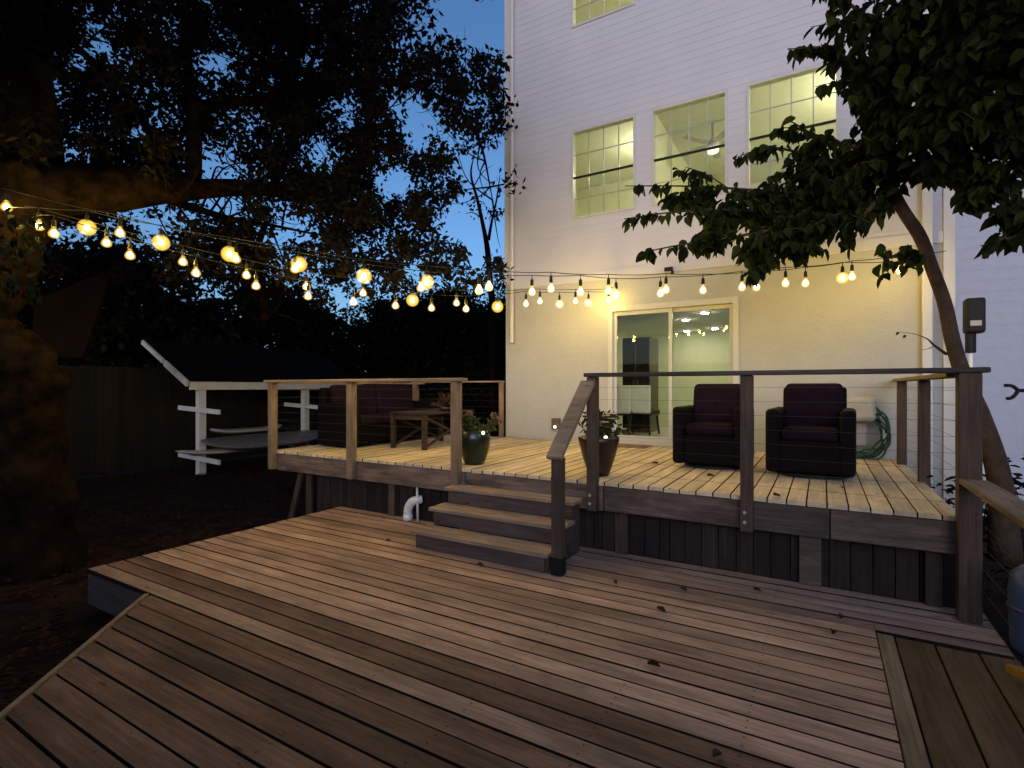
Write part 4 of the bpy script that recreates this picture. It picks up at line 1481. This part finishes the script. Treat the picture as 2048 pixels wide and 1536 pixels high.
# ------------------------------------------------------------------ leaning tree at the right
rt = thing('leaning_tree', 'broad leafed tree leaning over the raised deck at the right', 'tree', (1.55, 5.7, GZ))
TP = [(2012, 1120, 4.55), (1998, 960, 4.55), (1965, 840, 4.6), (1930, 760, 4.6), (1905, 680, 4.6), (1887, 600, 4.6), (1862, 530, 4.6), (1838, 470, 4.6), (1800, 410, 4.6), (1770, 340, 4.6), (1760, 250, 4.5), (1790, 120, 4.4), (1830, -60, 4.3)]
bumpy([at_d(*p) for p in TP], [.12, .086, .070, .062, .056, .051, .050, .050, .046, .045, .04, .03, .015], 6, 14, .05).build('trunk', M['bark2'], rt, smooth=True)
BR = [
    [(1800, 410, 4.6), (1720, 400, 4.8), (1600, 390, 5.1), (1480, 378, 5.3), (1360, 372, 5.5), (1250, 372, 5.6)],
    [(1800, 410, 4.6), (1700, 425, 4.7), (1580, 425, 4.9), (1450, 420, 5.1), (1340, 425, 5.3), (1248, 438, 5.4)],
    [(1790, 400, 4.6), (1690, 430, 4.6), (1570, 455, 4.7), (1460, 475, 4.8), (1360, 490, 4.9), (1285, 505, 5.0)],
    [(1770, 340, 4.6), (1700, 330, 4.7), (1620, 310, 4.9), (1540, 295, 5.1), (1500, 310, 5.2)],
    [(1765, 310, 4.5), (1700, 292, 4.6), (1630, 270, 4.8), (1578, 240, 4.9)],
    [(1765, 230, 4.5), (1730, 150, 4.4), (1660, 100, 4.5), (1575, 98, 4.6)],
    [(1785, 130, 4.4), (1740, 50, 4.3), (1690, 0, 4.3), (1640, -30, 4.3)],
    [(1760, 250, 4.5), (1830, 220, 4.2), (1920, 230, 4.0), (2010, 260, 3.9), (2080, 300, 3.8)],
    [(1770, 200, 4.5), (1850, 120, 4.2), (1950, 90, 4.0), (2060, 110, 3.8)],
    [(1790, 120, 4.4), (1880, 20, 4.2), (1990, -30, 4.0), (2080, -20, 3.8)],
    [(1770, 340, 4.6), (1840, 330, 4.3), (1930, 345, 4.1), (2010, 370, 4.0), (2070, 420, 3.9)],
    [(2080, 430, 3.9), (2040, 470, 3.9), (2000, 480, 3.9), (1962, 492, 3.9)],
    [(1700, 425, 4.7), (1640, 455, 4.65), (1580, 490, 4.65), (1530, 520, 4.7), (1500, 548, 4.7)],
    [(1770, 380, 4.6), (1720, 440, 4.5), (1690, 470, 4.5), (1700, 490, 4.5)],
    [(1838, 515, 4.6), (1800, 512, 4.5), (1770, 520, 4.45), (1765, 560, 4.4)],
    [(1838, 515, 4.6), (1820, 508, 4.5), (1790, 508, 4.5)],
]
bm_, lv = MB(), MB()


def leafy(pts, n, L0, spread=.10):
    P = catmull(pts, 8)
    for i in range(n):
        s = random.uniform(.12, 1.0)
        q = P[min(len(P) - 1, int(s * (len(P) - 1)))]
        p = q + Vector((random.uniform(-1, 1), random.uniform(-1, 1), random.uniform(-.7, .7))) * spread * random.random() ** .5 * (1.6 - s)
        d = Vector((random.uniform(-.9, .5), random.uniform(-.7, .4), random.uniform(-1.5, -.3)))
        nrm = Vector((random.uniform(-.7, .5), random.uniform(-1, .2), random.uniform(.0, 1)))
        L = L0 * random.uniform(.65, 1.2)
        lv.leaf(p, d, nrm, L, L * random.uniform(.55, .72), .16)


dens_n = [90, 85, 75, 80, 34, 60, 50, 130, 120, 120, 60, 30, 70, 28, 10, 8]
for b_, n_ in zip(BR, dens_n):
    pts = [at_d(*p) for p in b_]
    P = catmull(pts, 5)
    bm_.tube(P, lerp_list([.032, .018, .010, .005], len(P)), 6)
    leafy(pts, n_, .125)
    # side sprays
    for k_ in range(max(2, n_ // 9)):
        s = random.uniform(.1, .75)
        q = P[int(s * (len(P) - 1))]
        dv = Vector((random.uniform(-.7, .5), random.uniform(-.8, .5), random.uniform(-.45, .45)))
        if n_ < 30:
            dv *= .35
        e = [q, q + dv * .3 + Vector((0, 0, .03)), q + dv * .62]
        bm_.tube(catmull(e, 3), lerp_list([.008, .003], 7), 5)
        leafy(e, 15 if n_ > 30 else 4, .12, .05)
# fill of the dense core
core = [(2150, 40, 3.6, .9), (2120, -200, 3.6, .9), (1900, -250, 3.8, .8), (2300, -100, 3.2, .9), (2180, 190, 3.6, .4), (1400, 395, 5.4, .2), (1440, 440, 5.2, .22), (1960, 385, 4.0, .14), (2040, 420, 3.9, .18), (1350, 395, 5.4, .12), (1420, 480, 4.9, .15), (1640, 400, 5.0, .45), (1560, 410, 5.1, .4), (1500, 415, 5.2, .32), (1720, 380, 4.7, .4), (1600, 460, 4.8, .3), (1520, 500, 4.75, .22), (1850, 100, 4.2, .7), (1960, 150, 4.0, .7), (1830, 60, 4.4, .5),
        (1900, 260, 4.1, .5), (2020, 260, 3.9, .42), (1800, 230, 4.5, .36), (1960, 20, 4.0, .7), (2040, 60, 3.9, .6), (1900, 320, 4.2, .2), (1985, 350, 4.0, .2), (1830, 170, 4.4, .42), (1720, 310, 4.7, .24), (1620, 340, 4.9, .3), (1830, 260, 4.3, .4), (1930, -60, 4.0, .8)]
for px, py, d, r in core:
    c = at_d(px, py, d)
    for i in range(int(480 * r)):
        p = c + Vector(rand_dirs(1)[0]) * r * (random.random() ** .5) * Vector((1, 1, .62)) if False else None
        dd = Vector(rand_dirs(1)[0]) * (r * random.random() ** .5)
        p = c + Vector((dd.x, dd.y, dd.z * .6))
        dr_ = Vector((random.uniform(-.9, .6), random.uniform(-.7, .5), random.uniform(-1.4, -.1)))
        L = .125 * random.uniform(.65, 1.2)
        lv.leaf(p, dr_, Vector((random.uniform(-.7, .5), random.uniform(-1, .2), random.uniform(0, 1))), L, L * .62, .16)
# bare twig low on the trunk
P = catmull([at_d(1893, 708, 4.58), at_d(1868, 690, 4.5), at_d(1855, 678, 4.45), at_d(1830, 668, 4.45), at_d(1800, 664, 4.45)], 4)
bm_.tube(P, lerp_list([.014, .009, .003, .002], len(P)), 5)
P = catmull([at_d(1870, 692, 4.5), at_d(1855, 698, 4.5), at_d(1840, 700, 4.5)], 3)
bm_.tube(P, lerp_list([.005, .0015], len(P)), 5)
for px, py in ((1798, 664), (1812, 670)):
    lv.leaf(at_d(px, py, 4.45), Vector((-.5, 0, -.6)), Vector((0, -1, .3)), .035, .022)
bm_.build('branches', M['bark2'], rt, smooth=True)
lv.build('foliage', M['leaf'], rt)
# twigs across the upstairs windows belong to the same tree
# shrubs by the right deck edge
def shrub(label, x, y, z0, r, h, n, leaf=.09):
    t = thing('shrub', label, 'shrub', (x, y, z0), group='low plants beside the raised deck')
    mb, st_ = MB(), MB()
    for i in range(n):
        d = Vector(rand_dirs(1)[0])
        p = Vector((x + d.x * r * random.random(), y + d.y * r * random.random(), z0 + random.uniform(.05, h)))
        mb.leaf(p, Vector((d.x, d.y, random.uniform(-.4, .6))), Vector((random.uniform(-.4, .4), random.uniform(-.6, .2), 1)), leaf * random.uniform(.6, 1.3), leaf * .55)
    for i in range(8):
        a = random.uniform(0, 6.28)
        st_.tube([(x, y, z0 - .02), (x + math.cos(a) * r * .5, y + math.sin(a) * r * .5, z0 + h * .8)], [.01, .004], 5)
    mb.build('foliage', M['bgleaf'], t)
    st_.build('stems', M['bark2'], t)


shrub('leafy low plant between side railing and leaning tree', 1.15, 6.3, GZ, .32, 1.15, 190)
shrub('dark low plant at the foot of the leaning tree', 1.75, 6.6, GZ, .5, 1.3, 260)
shrub('dark shrub filling the corner right of the trunk', 2.3, 6.0, GZ, .6, 1.5, 330)
shrub('small plant outside the flat plank rail', 1.6, 4.6, GZ, .35, .9, 170)

# ------------------------------------------------------------------ world, sun, camera
w = bpy.data.worlds.new('World')
sc.world = w
w.use_nodes = True
nt = w.node_tree
nt.nodes.clear()
sky = nt.nodes.new('ShaderNodeTexSky')
sky.sky_type = 'NISHITA'
sky.sun_disc = False
sky.sun_elevation = R(12)
sky.sun_rotation = R(159)
sky.air_density = 1.0
sky.dust_density = 2.2
sky.ozone_density = 5.0
bg = nt.nodes.new('ShaderNodeBackground')
out = nt.nodes.new('ShaderNodeOutputWorld')
nt.links.new(sky.outputs[0], bg.inputs[0])
nt.links.new(bg.outputs[0], out.inputs[0])
bg.inputs[1].default_value = 0.19

sun = bpy.data.lights.new('Sun', 'SUN')
sun.energy = 0.56
sun.angle = R(30)
sun.color = (0.90, 0.75, 1.0)
so = bpy.data.objects.new('Sun', sun)
C.objects.link(so)
so.rotation_euler = Vector((-.34, .90, -.20)).to_track_quat('-Z', 'Y').to_euler()

cam = bpy.data.cameras.new('Camera')
co = bpy.data.objects.new('Camera', cam)
C.objects.link(co)
co.location = (0, 0, EYE)
co.rotation_euler = (R(90), 0, YAW)
cam.sensor_width = 36
cam.lens = F / 2048 * 36
cam.shift_y = 7 / 2048
cam.clip_start, cam.clip_end = .05, 500
sc.camera = co

sc.view_settings.view_transform = 'Standard'
sc.view_settings.look = 'None'
sc.view_settings.exposure = 0
sc.view_settings.gamma = 1
sc.cycles.use_denoising = True
sc.cycles.max_bounces = 6
sc.cycles.transparent_max_bounces = 8
sc.cycles.caustics_reflective = False
sc.cycles.caustics_refractive = False
sc.cycles.sample_clamp_indirect = 4
